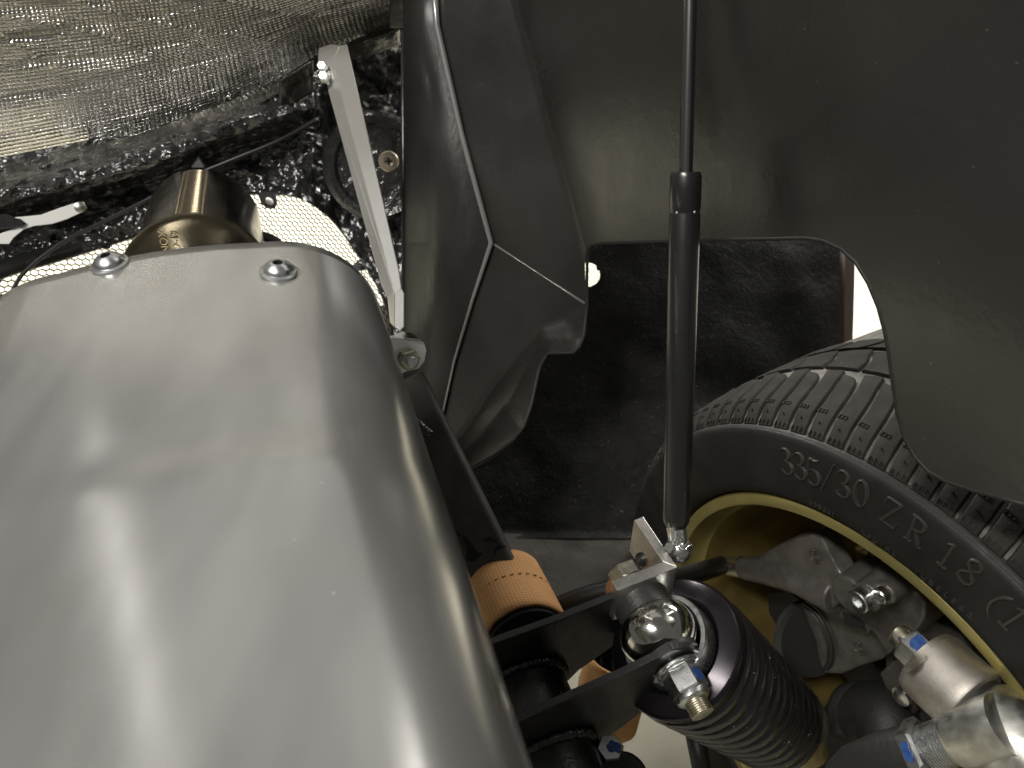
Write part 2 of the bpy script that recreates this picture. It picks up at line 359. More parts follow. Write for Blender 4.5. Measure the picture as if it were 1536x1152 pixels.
# ------------------------------------------------------------------ honeycomb grille
g0, g1, g2 = P(100, 400, .92), P(500, 400, 1.14), P(300, 300, 1.05)
gn = (g1 - g0).cross(g2 - g0).normalized()
if gn.dot(CAM - g0) < 0: gn = -gn
gx = (g1 - g0).normalized(); gy = gn.cross(gx)
POLY = [(-540, 500), (-60, 452), (0, 418), (100, 388), (230, 345), (300, 303), (350, 290), (400, 290), (450, 297), (497, 330), (541, 391), (572, 442), (590, 500), (596, 600), (-540, 640)]
def inside(x, y, poly):
    c = False
    for (x1, y1), (x2, y2) in zip(poly, poly[1:] + poly[:1]):
        if (y1 > y) != (y2 > y) and x < (x2 - x1) * (y - y1) / (y2 - y1) + x1: c = not c
    return c
def project(p):
    v = p - CAM; d = v.dot(FW); return 768 + F * v.dot(RT) / d, 576 - F * v.dot(UP) / d
def honeycomb(bm, o, n, x, y, rx, ry, pitch, test, wall=.075, depth=.003):
    R = pitch / math.sqrt(3)
    for j in range(-int(ry / (1.5 * R)), int(ry / (1.5 * R)) + 1):
        for i in range(-int(rx / pitch), int(rx / pitch) + 1):
            c = o + x * ((i + .5 * (j % 2)) * pitch) + y * (j * 1.5 * R)
            if not test(*project(c)): continue
            a = [c + (x * math.sin(k * math.pi / 3) + y * math.cos(k * math.pi / 3)) * R for k in range(6)]
            vo = [bm.verts.new(p) for p in a]; vi = [bm.verts.new(c + (p - c) * (1 - wall)) for p in a]; vb = [bm.verts.new(v.co - n * depth) for v in vi]
            for k in range(6):
                l = (k + 1) % 6
                bm.faces.new((vo[k], vo[l], vi[l], vi[k])); bm.faces.new((vi[k], vi[l], vb[l], vb[k]))
grille = thing('honeycomb_grille', 'honeycomb mesh grille with black frame behind the exhaust tip', 'grille', g0)
bm = B(); honeycomb(bm, g0 + gx * .25, gn, gx, gy, .85, .35, .0080, lambda x, y: -540 < x < 600 and inside(x, y, POLY))
o = part('honeycomb_mesh', bm, M['comb'], grille, smooth=0, recalc=False); o['kind'] = 'stuff'
fr = [onplane(x, y, g0 + gn * .006, gn) for x, y in [(-540, 490), (-60, 440), (0, 408), (100, 378), (225, 338), (300, 300), (350, 286), (400, 284), (450, 290), (500, 323), (547, 386), (578, 440), (597, 505), (602, 590)]]
bm = B(); tube(bm, smoothpath(fr, 8), .0085, 10); part('frame', bm, M['powder'], grille, smooth=180)
fr2 = [p - gy * .0 + (p - (g0 + gx * .2 - gy * .1)).normalized() * .013 - gn * .004 for p in fr]
bm = B(); tube(bm, smoothpath(fr2, 8), .005, 10); part('frame_edge', bm, M['strut'], grille, smooth=180)
for (x, y, a, c) in ((152, 358, 0, 'white'), (402, 300, 0, 'white'), (541, 396, 1, 'dark'), (8, 462, 0, 'dark')):
    q = onplane(x, y, g0 + gn * .014, gn)
    bm = B()
    if a == 0: outl = [(-.014, .016), (.014, .016), (.012, -.006), (.007, -.014), (-.006, -.014), (-.012, -.006)]
    else: outl = [(.02, .016), (.028, .0), (.0, -.012), (-.012, -.012), (-.014, -.002), (-.004, .006)]
    prism(bm, [q + gx * u + gy * v for u, v in outl], gn * .0025); cl = part('clip', bm, M['powder'], grille, bevel=.0006)
    bm = B(); lathe(bm, q - gy * .004 + gn * .0026, gn, [(0, .0058), (.001, .0058), (.003, .0035), (.0034, 0)], 16); part('rivet', bm, M['white' if c == 'white' else 'powder'], cl)

va, vb = g0 - gx * .6, g0 + gx * .66; bm = B()
prism(bm, [Vector((va.x, va.y, .375)), Vector((vb.x, vb.y, .375)), Vector((vb.x, vb.y, .10)), Vector((va.x, va.y, .10))], -gn * .006); part('light_block_valance', bm, M['black_gloss'], body, smooth=0)  # unseen wall, added to keep rear lamp light off the floor underneath
ve = onplane(612, 500, g0, gn); bm = B(); prism(bm, [Vector((ve.x, ve.y, .378)), Vector((vb.x, vb.y, .378)), Vector((vb.x, vb.y, .66)), Vector((ve.x, ve.y, .66))], -gn * .006); part('light_block_skin', bm, M['black_gloss'], body, smooth=0)  # taller wall added to block the rear lamp beside the grille
# ------------------------------------------------------------------ exhaust tip
tN, tF = P(300, 432, .66), P(308, 330, .84)
ta = (tF - tN).normalized()
tx, ty, tz = frame(ta); Rt = .0575
tip = thing('exhaust_tip', 'browned titanium exhaust tip with stacked weld bead behind the silver shield', 'exhaust tip', tN)
Lt = (tF - tN).length
bm = B(); lathe(bm, tN, ta, [(.012, Rt - .002), (.012, Rt), (Lt - .012, Rt), (Lt - .004, Rt - .002), (Lt, Rt - .008), (Lt - .004, Rt - .012), (.012, Rt - .004)], 72)
part('outer_sleeve', bm, M['tip'], tip)
bm = B(); lathe(bm, tN, ta, [(.004, .020), (.0, .0215), (.002, .05), (.0, Rt + .001), (.001, Rt + .0055), (.006, Rt + .006), (.010, Rt + .001), (.012, .05)], 72)
part('end_plate', bm, M['tip'], tip)
# bead of overlapping weld ripples along the top of the sleeve
topv = (Vector((0, 0, 1)) - ta * ta.z).normalized(); sidev = ta.cross(topv)
topv = (topv * .995 + (sidev if project(tN + sidev * .02)[0] > project(tN)[0] else -sidev) * .08).normalized(); sidev = ta.cross(topv)
bm = B()
for k in range(30):
    c = tN + ta * (.016 + k * (Lt - .034) / 30) + topv * (Rt - .0005); ring = []
    for j in range(9):
        a = math.pi * j / 8; ring.append(c + sidev * (-.011 * math.cos(a)) + ta * (.007 * math.sin(a)) - topv * (.0011 * math.cos(a) ** 2))
    tube(bm, ring, .0016, 5)
part('weld_bead', bm, M['tip_weld'], tip, smooth=180)
bm = B(); c0 = tN + topv * .004
lathe(bm, tN - ta * .06, ta, [(0, .05), (.02, .042), (.045, .026), (.061, .018)], 40); part('inlet_cone', bm, M['shield'], tip)
bm = B(); q = P(298, 246, .855); prism(bm, [P(286, 252, .86), P(298, 236, .86), P(308, 252, .86)], ta * .012); part('hanger_tab', bm, M['dark'], tip, bevel=.001)
# etched letters on the plate
def text_mesh(s, size, depth):
    cu = bpy.data.curves.new('t', 'FONT'); cu.body = s; cu.size = size; cu.extrude = depth; cu.align_x = 'CENTER'; cu.align_y = 'CENTER'
    ob = bpy.data.objects.new('t', cu); COL.objects.link(ob); bpy.context.view_layer.update()
    me = bpy.data.meshes.new_from_object(ob.evaluated_get(bpy.context.evaluated_depsgraph_get()))
    bpy.data.objects.remove(ob); return me
def put_text(s, size, depth, o, right, up, mtl, parent, name='lettering', local=False):
    me = text_mesh(s, size, depth); bm = B(); bm.from_mesh(me); bpy.data.meshes.remove(me)
    n = right.cross(up)
    for v in bm.verts: v.co = o + right * v.co.x + up * v.co.y + n * v.co.z
    return part(name, bm, mtl, parent, smooth=0, local=local, recalc=False)
plo = tN + ta * .001
for s, x, y in (('ENOX', 247, 366), ('ZD-19', 264, 366)):
    q = onplane(x, y, plo, ta); u = (topv - ta * topv.dot(ta)).normalized(); r = -sidev if project(q - sidev * .01)[0] > project(q)[0] else sidev
    put_text(s, .0085, .0004, q - ta * .0006, u, (-ta).cross(u), M['etch'], tip)
bm = B(); tube(bm, smoothpath([P(385, 352, .83), P(405, 358, .83), P(425, 374, .83), P(447, 398, .83)]), .008, 10, flat=.4)
tag(part('rubber_strap', bm, M['dark'], smooth=180), 'curved black rubber strap beside the exhaust tip in front of the grille', 'strap')

# ------------------------------------------------------------------ silver muffler shield
TOPZ = -.262       # height of the crown below the camera
shA = Vector((-.205, .36, 0)); 
sdir = Vector((-.305, .95, 0)).normalized(); sside = Vector((sdir.y, -sdir.x, 0))
def sh_prof(s):        # s in -1..1 -> sideways, drop
    hw, r = .063, .073; arc = r * math.pi / 2; side = .10; tot = hw + arc + side
    a = abs(s) * tot; sg = 1 if s >= 0 else -1
    if a < hw: return sg * a, .005 * (a / hw) ** 2
    if a < hw + arc: t = (a - hw) / r; return sg * (hw + r * math.sin(t)), .005 + r * (1 - math.cos(t))
    return sg * (hw + r), .005 + r + (a - hw - arc)
SHC = P(239, 376, .50)   # middle of the far edge
def sh_pt(s, t):       # t metres toward the camera from the far edge
    x, dz = sh_prof(s); return SHC - sdir * t + sside * x + Vector((0, 0, -dz + .0008 * math.sin(t * 14 + s * 2) + .0011 * math.tanh((t - .205) / .010) - .03 * (math.sqrt((t - .235) ** 2 + .0004) + t - .235) * .5))
shield = thing('muffler_shield', 'large satin silver muffler shield curving across the foreground', 'heat shield', SHC)
bm = B(); grid(bm, 90, 60, lambda u, v: sh_pt(2 * u - 1, v * .55)); part('shield_sheet', bm, M['shield'], shield, smooth=180, solid=.0016)
def button_screw(x, y, parent):
    lo = P(x, y, .5)
    r = ray(x, y); t = (SHC.z - CAM.z) / r.z; q = CAM + r * t
    best = None
    for i in range(200):
        for j in range(40):
            p = sh_pt(-.6 + i * .006, j * .002); e = project(p); dd = (e[0] - x) ** 2 + (e[1] - y) ** 2
            if best is None or dd < best[0]: best = (dd, p, -.6 + i * .006, j * .002)
    _, p, s, t = best
    n = (sh_pt(s + .01, t) - sh_pt(s - .01, t)).cross(sh_pt(s, t + .01) - sh_pt(s, t - .01)).normalized()
    if n.z < 0: n = -n
    bm = B(); lathe(bm, p + n * .0008, n, [(0, .0118), (.0012, .0118), (.0018, .0108), (.0018, .006)], 40); sc = part('screw', bm, M['zinc'], parent)
    bm = B(); lathe(bm, p + n * .0022, n, [(0, .0098), (.0012, .0098), (.0034, .0082), (.0056, .0055), (.0062, .0042), (.0058, .0032), (.0030, .0030), (.0030, 0)], 40)
    part('screw_head', bm, M['zinc'], sc)
    bm = B(); lathe(bm, p + n * .0053, n, [(0, 0), (0, .0030), (.0022, .0033)], 6); part('hex_socket', bm, M['dark'], sc, smooth=0)
button_screw(166, 398, shield); button_screw(417, 410, shield)

# ------------------------------------------------------------------ silver brace and its tab
brace = thing('brace_bar', 'bright folded aluminium brace slanting down from the foil edge to the small tab', 'brace', P(600, 492, .66))
dT, dB = .86, .665
def bp(x, y, off=0): return P(x, y, lerp(dT, dB, (y - 65) / 430) + off)
bm = B(); prism(bm, [bp(499, 92), bp(510, 68), bp(520, 66), bp(598, 405), bp(602, 432), bp(593, 442), bp(588, 425)], FW * .004); part('flange', bm, M['brace'], brace, bevel=.0007)
bm = B(); prism(bm, [bp(499, 92, .001), bp(588, 425, .001), bp(591, 440, .001), bp(581, 447, .016), bp(572, 428, .018), bp(493, 140, .02), bp(488, 118, .02)], FW * .003 + RT * .002); part('flange', bm, M['brace'], brace, bevel=.0007)
bm = B(); prism(bm, [bp(592, 441), bp(602, 432), bp(606, 440), bp(606, 490), bp(600, 496), bp(592, 490)], FW * .004); part('tongue', bm, M['brace'], brace, bevel=.0008)
bm = B(); prism(bm, [bp(581, 445, .012), bp(591.5, 440, .002), bp(591.5, 490, .002), bp(585, 484, .012)], FW * .003); part('tongue_fold', bm, M['brace'], brace, bevel=.0006)
bm = B(); prism(bm, [bp(478, 72, .01), bp(497, 66, .01), bp(509, 68, .004), bp(499, 92, .004), bp(493, 128, .006), bp(484, 122, .01), bp(476, 98, .01)], FW * .003); part('end_tab', bm, M['brace'], brace, bevel=.001)
for (x, y) in ((484, 101), (486, 116)):
    bm = B(); a = bp(x, y, -.001); lathe(bm, a - FW * .006, FW, [(0, 0), (0, .0045), (.002, .006), (.010, .006)], 6); part('bolt', bm, M['zinc'], brace)

tabo = P(600, 530, .60); tn = (CAM - tabo).normalized(); tn = (tn + Vector((.25, 0, -.25))).normalized()
tab = thing('mounting_tab', 'small polished steel tab holding a hex nut beside the silver shield', 'bracket', tabo)
tp = [(545, 506), (590, 506), (628, 508), (636, 514), (640, 526), (637, 542), (628, 553), (612, 557), (585, 566), (545, 575)]
bm = B(); prism(bm, [onplane(x, y, tabo, tn) for x, y in tp], tn * -.003); part('plate', bm, M['brace'], tab, bevel=.0006)
bm = B(); prism(bm, [P(568, 506, .598), P(590, 506, .598), P(630, 509, .598), P(618, 499, .615), P(603, 497, .62), P(588, 503, .61)], Vector((0, 0, -.002))); part('bent_flange', bm, M['chrome'], tab, bevel=.0005)
q = onplane(611, 538, tabo, tn)
bm = B(); lathe(bm, q, tn, [(0, .004), (0, .0088), (.0015, .0088), (.0015, .004)], 32); part('washer', bm, M['chrome'], tab)
bm = B(); lathe(bm, q + tn * .0017, tn, nut_prof(.0065, .0085, .004), 6); part('nut', bm, M['olive_zinc'], tab, smooth=25)
bm = B(); lathe(bm, q + tn * .001, tn, thread_prof(.0125, .0042, .001), 20); part('stud', bm, M['zinc'], tab, smooth=25)
bm = B(); q = P(577, 548, .50); lathe(bm, q, (P(600, 546, .50) - q), [(-.002, .005), (.001, .005), (.003, .003), (.0035, 0)], 16)
tag(part('rivet', bm, M['zinc'], shield))

# ------------------------------------------------------------------ round housing with fastener
hc = P(566, 250, .98); hn = (CAM - hc).normalized()
hou = thing('round_housing', 'round black housing with a pale brass fastener behind the slanting brace', 'housing', hc)
bm = B(); lathe(bm, hc, hn, [(-.03, .07), (.0, .068), (.006, .062), (.004, .054), (-.006, .05), (-.008, .03), (-.006, 0)], 48); part('bowl', bm, M['black_gloss'], hou)
q = P(583, 242, .94)
bm = B(); lathe(bm, q, hn, [(-.02, .006), (0, .0125), (.002, .0125), (.0035, .011), (.0038, .006), (.003, .005), (.003, 0)], 28); fs = part('fastener', bm, M['brass'], hou)
bm = B(); x, y, z = frame(hn); box(bm, q + hn * .0034, x, y, z, .002, .008, .001); box(bm, q + hn * .0035, x, y, z, .008, .002, .001); part('slot', bm, M['dark'], fs)

# ------------------------------------------------------------------ fibreglass arch panel (facets + big panel with the cut-out)
nw = (RT * .8704 + UP * .3253 + FW * .3696).normalized()
KP = .40
pO = CAM + nw * KP
def pp(x, y): return onplane(x, y, pO, nw)
arch = thing('inner_fender', 'black fibreglass arch panel with a large cut-out above the tyre', 'body panel', pp(1300, 300))
crease = [(756, -60), (786, 50), (811, 142), (852, 290), (876, 378)]
cut = [(881, 374), (888, 368), (900, 365), (950, 363), (1100, 359), (1210, 357), (1236, 361), (1262, 373), (1284, 393), (1303, 424), (1318, 460), (1328, 497), (1334, 530), (1340, 575), (1347, 620), (1357, 655), (1372, 684), (1392, 706), (1420, 722), (1460, 735), (1500, 746), (1560, 762)]
bm = B()
verts = [bm.verts.new(pp(x, y)) for x, y in crease + cut + [(2250, 860), (2250, -60), (2100, -700), (740, -700)]]
big = bm.faces.new(verts)
cv = verts[:5]
KK = P(737, 364, .835)
uo = pp(876, 378); un = (pp(786, 50) - uo).cross(KK - uo).normalized()          # plane of the upper facet
UPX = [(648, -60), (655, 38), (692, 200)]
ridge_p = [onplane(x, y, uo, un) for x, y in UPX] + [KK]
FFp = onplane(880, 457, uo, un)
ln = (FFp - KK).cross(P(681, 543, .900) - KK).normalized()                        # plane of the lower facet
def lo(x, y, off=0): return onplane(x, y, KK, ln) + (CAM - KK).normalized() * off
rv = [bm.verts.new(p) for p in ridge_p]; ff = bm.verts.new(FFp); kink = rv[3]
bm.faces.new((cv[0], cv[1], cv[2], cv[3], cv[4], ff, kink, rv[2], rv[1], rv[0]))
low_p = [lo(709, 449), lo(681, 543), lo(660, 640), lo(655, 700)]
lv = [bm.verts.new(p) for p in low_p]
edge = [(874, 500, .010), (866, 516, .020), (855, 524, .030), (836, 522, .042), (815, 520, .055), (803, 535, .072), (797, 555, .085), (790, 580, .100), (780, 605, .112), (765, 622, .120), (740, 640, .125), (712, 656, .125), (688, 673, .125), (670, 700, .125)]
ev = [bm.verts.new(lo(*p)) for p in edge]
inner = [bm.verts.new(lo(x, y, o)) for x, y, o in ((852, 480, .0), (812, 494, .001), (772, 536, .002), (735, 584, .003), (700, 640, .004))]
mid = [bm.verts.new(lo(x, y, o)) for x, y, o in ((856, 504, .008), (815, 508, .016), (786, 548, .028), (760, 597, .038), (718, 645, .044))]
bm.faces.new((kink, ff, inner[0], inner[1], inner[2], inner[3], inner[4], lv[3], lv[2], lv[1], lv[0]))
bm.faces.new((ff, ev[0], mid[0], inner[0]))
for a in range(4): bm.faces.new((inner[a], mid[a], mid[a + 1], inner[a + 1]))
bm.faces.new((mid[0], ev[0], ev[1], ev[2])); bm.faces.new((mid[0], ev[2], ev[3], mid[1])); bm.faces.new((mid[1], ev[3], ev[4])); bm.faces.new((mid[1], ev[4], ev[5], ev[6], mid[2]))
bm.faces.new((mid[2], ev[6], ev[7], ev[8], mid[3])); bm.faces.new((mid[3], ev[8], ev[9], ev[10], mid[4])); bm.faces.new((mid[4], ev[10], ev[11], ev[12], ev[13], lv[3])); bm.faces.new((inner[4], mid[4], lv[3]))
bmesh.ops.recalc_face_normals(bm, faces=bm.faces)
part('panel_sheet', bm, M['panel'], arch, smooth=16, bevel=.006, seg=4, blim=9)
fa, fb = KK, FFp; bm = B(); tube(bm, [lerp(fa, fb, t) + (CAM - fa).normalized() * .0008 for t in (.02, .3, .55, .75, .98)], [.0014, .0006, .0005, .0009, .0016], 8); part('worn_fold_highlight', bm, M['ridge'], arch, smooth=180)  # fold wear and its highlight line, both put into a lighter bead
rimv = [pp(x, y) for x, y in cut[::-1]] + [FFp] + [lo(*p) for p in edge[:13]]
bm = B(); tube(bm, [p + (p - CAM).normalized() * .001 for p in rimv], .0016, 8); part('cut_edge', bm, M['dark'], arch, smooth=180)
# the front facet; its ridge highlight is a bead in lighter colour
lf = [((606, -30), .98), ((607, 52), .97), ((607, 200), .95), ((607, 364), .93), ((607, 449), .92), ((607, 543), .905), ((607, 640), .89), ((607, 700), .88)]
rim_p = [p + (CAM - p).normalized() * .004 for p in ridge_p + low_p]
fl = P(607, 364, .93); fu_ = (rim_p[1] - rim_p[3]).cross(fl - rim_p[3]).normalized(); fd_ = (rim_p[5] - rim_p[3]).cross(fl - rim_p[3]).normalized()
bm = B(); lvs = [bm.verts.new(onplane(p[0], p[1], rim_p[3], fu_ if i < 4 else fd_)) for i, (p, d) in enumerate(lf)]; rvs = [bm.verts.new(p) for p in rim_p]
for i in range(0, 7): bm.faces.new((lvs[i], lvs[i + 1], rvs[i + 1], rvs[i]))
part('facet', bm, M['facet'], arch, smooth=30, solid=.004)
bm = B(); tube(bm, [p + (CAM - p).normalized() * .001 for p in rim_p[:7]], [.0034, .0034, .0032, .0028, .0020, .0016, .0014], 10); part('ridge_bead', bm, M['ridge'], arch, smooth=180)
bm = B(); tube(bm, [onplane(605, 45, rim_p[3], fu_), onplane(605.5, 364, rim_p[3], fu_), onplane(605, 640, rim_p[3], fd_)], .003, 8); part('edge_bead', bm, M['facet'], arch, smooth=180)

# ------------------------------------------------------------------ wheel arch liner behind the cut-out
HX, HY, HR = 882, 412, 18
def liner_xyd(u, v):
    x = lerp(630, 1268, u); y = lerp(310, 935, v)
    d = interp([(310, 1.14), (600, 1.10), (800, 1.04), (815, 1.02), (935, .86)], y)
    d += .10 * max(0, (x - 900) / 360) ** 2
    return x, y, d
def liner_fn(u, v):
    x, y, d = liner_xyd(u, v); e = math.hypot(x - HX, y - HY)
    if HR - 3.5 < e < HR + 3.5: x = HX + (x - HX) * HR / e; y = HY + (y - HY) * HR / e
    p = P(x, y, d); return p + (CAM - p).normalized() * (fbm(p, 9, 2) * .007 + fbm(p, 45, 2) * .0005)
liner = thing('arch_liner', 'rough black wheel arch liner with a round hole seen through the cut-out', 'wheel arch', P(950, 600, 1.08))
bm = B(); grid(bm, 130, 98, liner_fn, keep=lambda u, v: math.hypot(liner_xyd(u, v)[0] - HX, liner_xyd(u, v)[1] - HY) > HR and v < .80); part('liner_skin', bm, M['liner'], liner, smooth=180)
bm = B(); grid(bm, 90, 24, lambda u, v: liner_fn(lerp(0, .62, u), lerp(.785, 1, v)) + Vector((0, 0, .004 * fbm(P(u * 300, v * 300, 1), 9, 3)))); part('dusty_ledge', bm, M['ledge'], liner, smooth=180)
bm = B(); prism(bm, [P(1267, 330, 1.18), P(1284, 330, 1.18), P(1283, 420, 1.18), P(1280, 520, 1.18), P(1266, 520, 1.18)], FW * .02); part('fender_lip', bm, M['lip'], liner, bevel=.003)
bm = B(); prism(bm, [Vector((0.0, 1.08, .33)), Vector((.50, 1.16, .33)), Vector((.50, 1.16, .05)), Vector((0.0, 1.08, .05))], Vector((0, .006, 0))); part('light_block_skirt', bm, M['liner'], liner, smooth=0)  # added under the liner to stop lamp light reaching the floor
hv = P(HX + 8, HY, 1.22); vn = (CAM - hv).normalized(); vx, vy, _ = frame(vn)
vm = thing('vent_mesh', 'small patch of honeycomb mesh seen through the round hole in the black liner', 'mesh', hv)
bm = B(); honeycomb(bm, hv, vn, vx, vy, .06, .06, .0075, lambda x, y: math.hypot(x - HX, y - HY) < 34); o = part('honeycomb_mesh', bm, M['comb'], vm, smooth=0, recalc=False); o['kind'] = 'stuff'

# ------------------------------------------------------------------ wheel: tyre, rim, letters
WC = CAM + RT * .31734 - UP * .33518 + FW * .74359
wy = (Vector((0, 0, 1)) - nw * nw.z).normalized(); wx = wy.cross(nw)
wheel = thing('wheel', 'gold rimmed road wheel with a wide black tyre under the arch panel', 'wheel', WC)
wheel.rotation_euler = Matrix((wx, wy, nw)).transposed().to_euler()
Zl = Vector((0, 0, 1)); O0 = Vector()
def wloc(x, y, z):
    q = onplane(x, y, WC + nw * z, nw) - WC; return q.dot(wx), q.dot(wy)
SW = [(.012, .2475), (.0, .2485), (-.007, .2505), (-.0105, .254), (-.0125, .262), (-.014, .280), (-.0145, .298), (-.0135, .3105), (-.0118, .3155), (-.0098, .3165), (-.0086, .3155), (-.0065, .3175)]
SH = [(-.006, .3180), (0, .3245), (.008, .3300), (.02, .335), (.04, .339), (.075, .3425), (.12, .3440), (.168, .3445)]
tb_ = [(z, r - .0035) for z, r in SH]
bm = B(); lathe(bm, O0, Zl, SW + [(.329, .3175)] + [(.335 - z, r) for z, r in SW[::-1]], 160, hint=Vector((0, 1, 0)), closed=True); tyre = part('tyre', bm, M['rubber'], wheel, local=True, smooth=45)
bm = B(); lathe(bm, O0, Zl, tb_ + [(.335 - z, r) for z, r in tb_[::-1]], 160, hint=Vector((0, 1, 0))); part('tread_base', bm, M['groove'], tyre, local=True, smooth=45)
NB = 52; DA = 2 * math.pi / NB
def shr(z): return interp(SH, z)
def block_mesh(a0, a1, z0, z1, name, slant, steps=6, chev=0.0, drop=.003, mtl='tread'):
    bm = B(); top = []; bot = []
    for k in range(steps + 1):
        t = k / steps; z = lerp(z0, z1, t); r = shr(z); sl = slant * (z - z0) + .10 * DA * math.sin(t * 3.1)
        ins = .0009 / r
        zz = lambda f: z + (chev * f if k == steps else 0)
        row = []
        for (aa, rr, f) in ((a0 + .0, r - drop, 0), (a0 + ins, r - .0008, 0), (a0 + ins * 2, r, 0), ((a0 + a1) / 2, r + .0002, .5), (a1 - ins * 2, r, 1), (a1 - ins, r - .0008, 1), (a1, r - drop, 1)):
            th = aa + sl; row.append(bm.verts.new((math.cos(th) * rr, math.sin(th) * rr, zz(f))))
        top.append(row)
    for a, b in zip(top, top[1:]):
        for i in range(6): bm.faces.new((a[i], a[i + 1], b[i + 1], b[i]))
    bm.faces.new(top[0][::-1]); bm.faces.new(top[-1])
    bmesh.ops.recalc_face_normals(bm, faces=bm.faces)
    me = bpy.data.meshes.new(name); bm.to_mesh(me); bm.free(); me.materials.append(M[mtl])
    for p in me.polygons: p.use_smooth = True
    me.set_sharp_from_angle(angle=rad(35)); return me
SL = -1.1
mA = block_mesh(.03 * DA, .475 * DA, -.0055, .076, 'tread_block', SL, chev=.004)
mB = block_mesh(.53 * DA, .97 * DA, -.0055, .072, 'tread_block', SL, chev=-.004)
mC = block_mesh(.04 * DA, .96 * DA, .086, .128, 'tread_block', -1.6, chev=.006)
mD = block_mesh(.05 * DA, .95 * DA, .140, .166, 'tread_block', 1.0)
for i in range(NB):
    a = i * DA; deg = math.degrees(a) % 360
    for me in (mA, mB, mC, mD):
        if me is mD and not (20 < deg < 180): continue
        o = bpy.data.objects.new('tread_block', me); COL.objects.link(o); o.parent = tyre; o.rotation_euler = (0, 0, a)
# small moulded marks on the shoulder: wear ticks, dots and edge ribs
bm = B()
for i in range(NB * 2):
    a = (i * .5 + .03) * DA
    def tick(z, da, w, l, h=.0011):
        th = a + da + SL * (z + .0055); r = shr(z) + h * .4; R = Vector((math.cos(th), math.sin(th), 0)); T = Vector((-R.y, R.x, 0))
        n = Vector((R.x, R.y, -.9 if z < .006 else -.35)).normalized(); ax2 = T.cross(n)
        box(bm, R * r + Zl * z, T, ax2, n, w, l, h)
    for k in range(3):
        tick(.0145, (.09 + k * .085) * DA + .01 * DA, .0016, .0026); tick(-.0035, (.07 + k * .12) * DA, .0007, .0042)
    tick(.0165, .2 * DA, .008, .0007); tick(.0045, .22 * DA, .0014, .0014, .0012)
o = part('shoulder_marks', bm, M['tread'], tyre, local=True, smooth=0); o['kind'] = 'stuff'
GL = {
 '3': [[(.06, .84, .05), (.14, .95, .05), (.28, 1, .045), (.42, .93, .09), (.46, .78, .14), (.4, .62, .09), (.24, .54, .05)], [(.24, .54, .05), (.42, .47, .09), (.52, .3, .15), (.46, .1, .1), (.28, 0, .045), (.1, .05, .05), (.04, .17, .06)]],
 '5': [[(.5, 1, .05), (.32, .95, .07), (.13, .98, .05), (.1, .76, .05), (.08, .53, .05)], [(.08, .53, .05), (.26, .6, .05), (.44, .52, .1), (.51, .32, .15), (.44, .1, .1), (.26, 0, .045), (.08, .05, .05), (.04, .15, .06)]],
 '0': [[(.28, 1, .045), (.12, .86, .1), (.05, .5, .13), (.12, .14, .1), (.28, 0, .045), (.44, .14, .1), (.51, .5, .13), (.44, .86, .1), (.28, 1, .045)]],
 '8': [[(.28, 1, .045), (.13, .9, .09), (.1, .76, .1), (.28, .55, .06), (.48, .3, .12), (.44, .1, .1), (.28, 0, .045), (.1, .1, .1), (.06, .28, .1), (.28, .55, .06), (.45, .76, .1), (.43, .9, .09), (.28, 1, .045)]],
 '/': [[(.02, -.08, .06), (.5, 1.08, .06)]],
 'Z': [[(.05, .78, .05), (.06, .97, .05), (.3, .99, .05), (.54, .98, .06)], [(.54, .98, .13), (.03, .02, .13)], [(.03, .02, .05), (.3, .01, .05), (.52, .03, .05), (.55, .22, .05)]],
 'R': [[(.14, .02, .13), (.14, .98, .13)], [(.02, .01, .05), (.28, .01, .05)], [(.02, .99, .05), (.3, .99, .05), (.46, .9, .09), (.49, .75, .14), (.42, .58, .08), (.16, .5, .05)], [(.28, .5, .08), (.42, .2, .13), (.52, .02, .06), (.62, .03, .05)]],
 '1': [[(.28, .02, .13), (.28, .98, .13)], [(.12, .01, .05), (.44, .01, .05)], [(.28, .98, .05), (.12, .88, .04)]],
 '(': [[(.4, 1.08, .05), (.2, .85, .1), (.12, .5, .13), (.2, .15, .1), (.4, -.08, .05)]],
}
def sw_z(r): return interp(sorted((rr, z) for z, rr in SW), r)
def glyph(ch, th, rmid, h):
    bm = B(); R = Vector((math.cos(th), math.sin(th), 0)); T = Vector((-R.y, R.x, 0))
    def place(x, y, z):
        xx = (x - .28) * h; yy = (y - .5) * h; q = R * (rmid + yy) + T * xx; return q - Zl * (z - sw_z(q.length))
    for st in GL[ch]:
        pts = [Vector((a, b, c)) for a, b, c in st]
        if len(pts) > 2: pts = smoothpath(pts, 4)
        rows = []
        for i, p in enumerate(pts):
            d = pts[min(i + 1, len(pts) - 1)] - pts[max(i - 1, 0)]; d = Vector((d.x, d.y)).normalized(); nx, ny = -d.y, d.x; wv = p.z * .62
            rows.append([bm.verts.new(place(p.x + nx * k * wv, p.y + ny * k * wv, z)) for k, z in ((-1, -.0004), (-.45, .0020), (.45, .0020), (1, -.0004))])
        for a, b in zip(rows, rows[1:]):
            for i in range(3): bm.faces.new((a[i], a[i + 1], b[i + 1], b[i]))
        bm.faces.new(rows[0]); bm.faces.new(rows[-1][::-1])
    part('lettering', bm, M['letter'], tyre, local=True, smooth=30)
for ch, x, y in (('3', 1180, 692), ('3', 1200, 699), ('5', 1221, 708), ('/', 1243, 716), ('3', 1265, 726), ('0', 1292, 740), ('Z', 1337, 769), ('R', 1374, 796), ('1', 1422, 833), ('8', 1456, 858), ('(', 1497, 908), ('1', 1521, 928)):
    a, b = wloc(x, y, -.0145); glyph(ch, math.atan2(b, a), math.hypot(a, b), .0245)
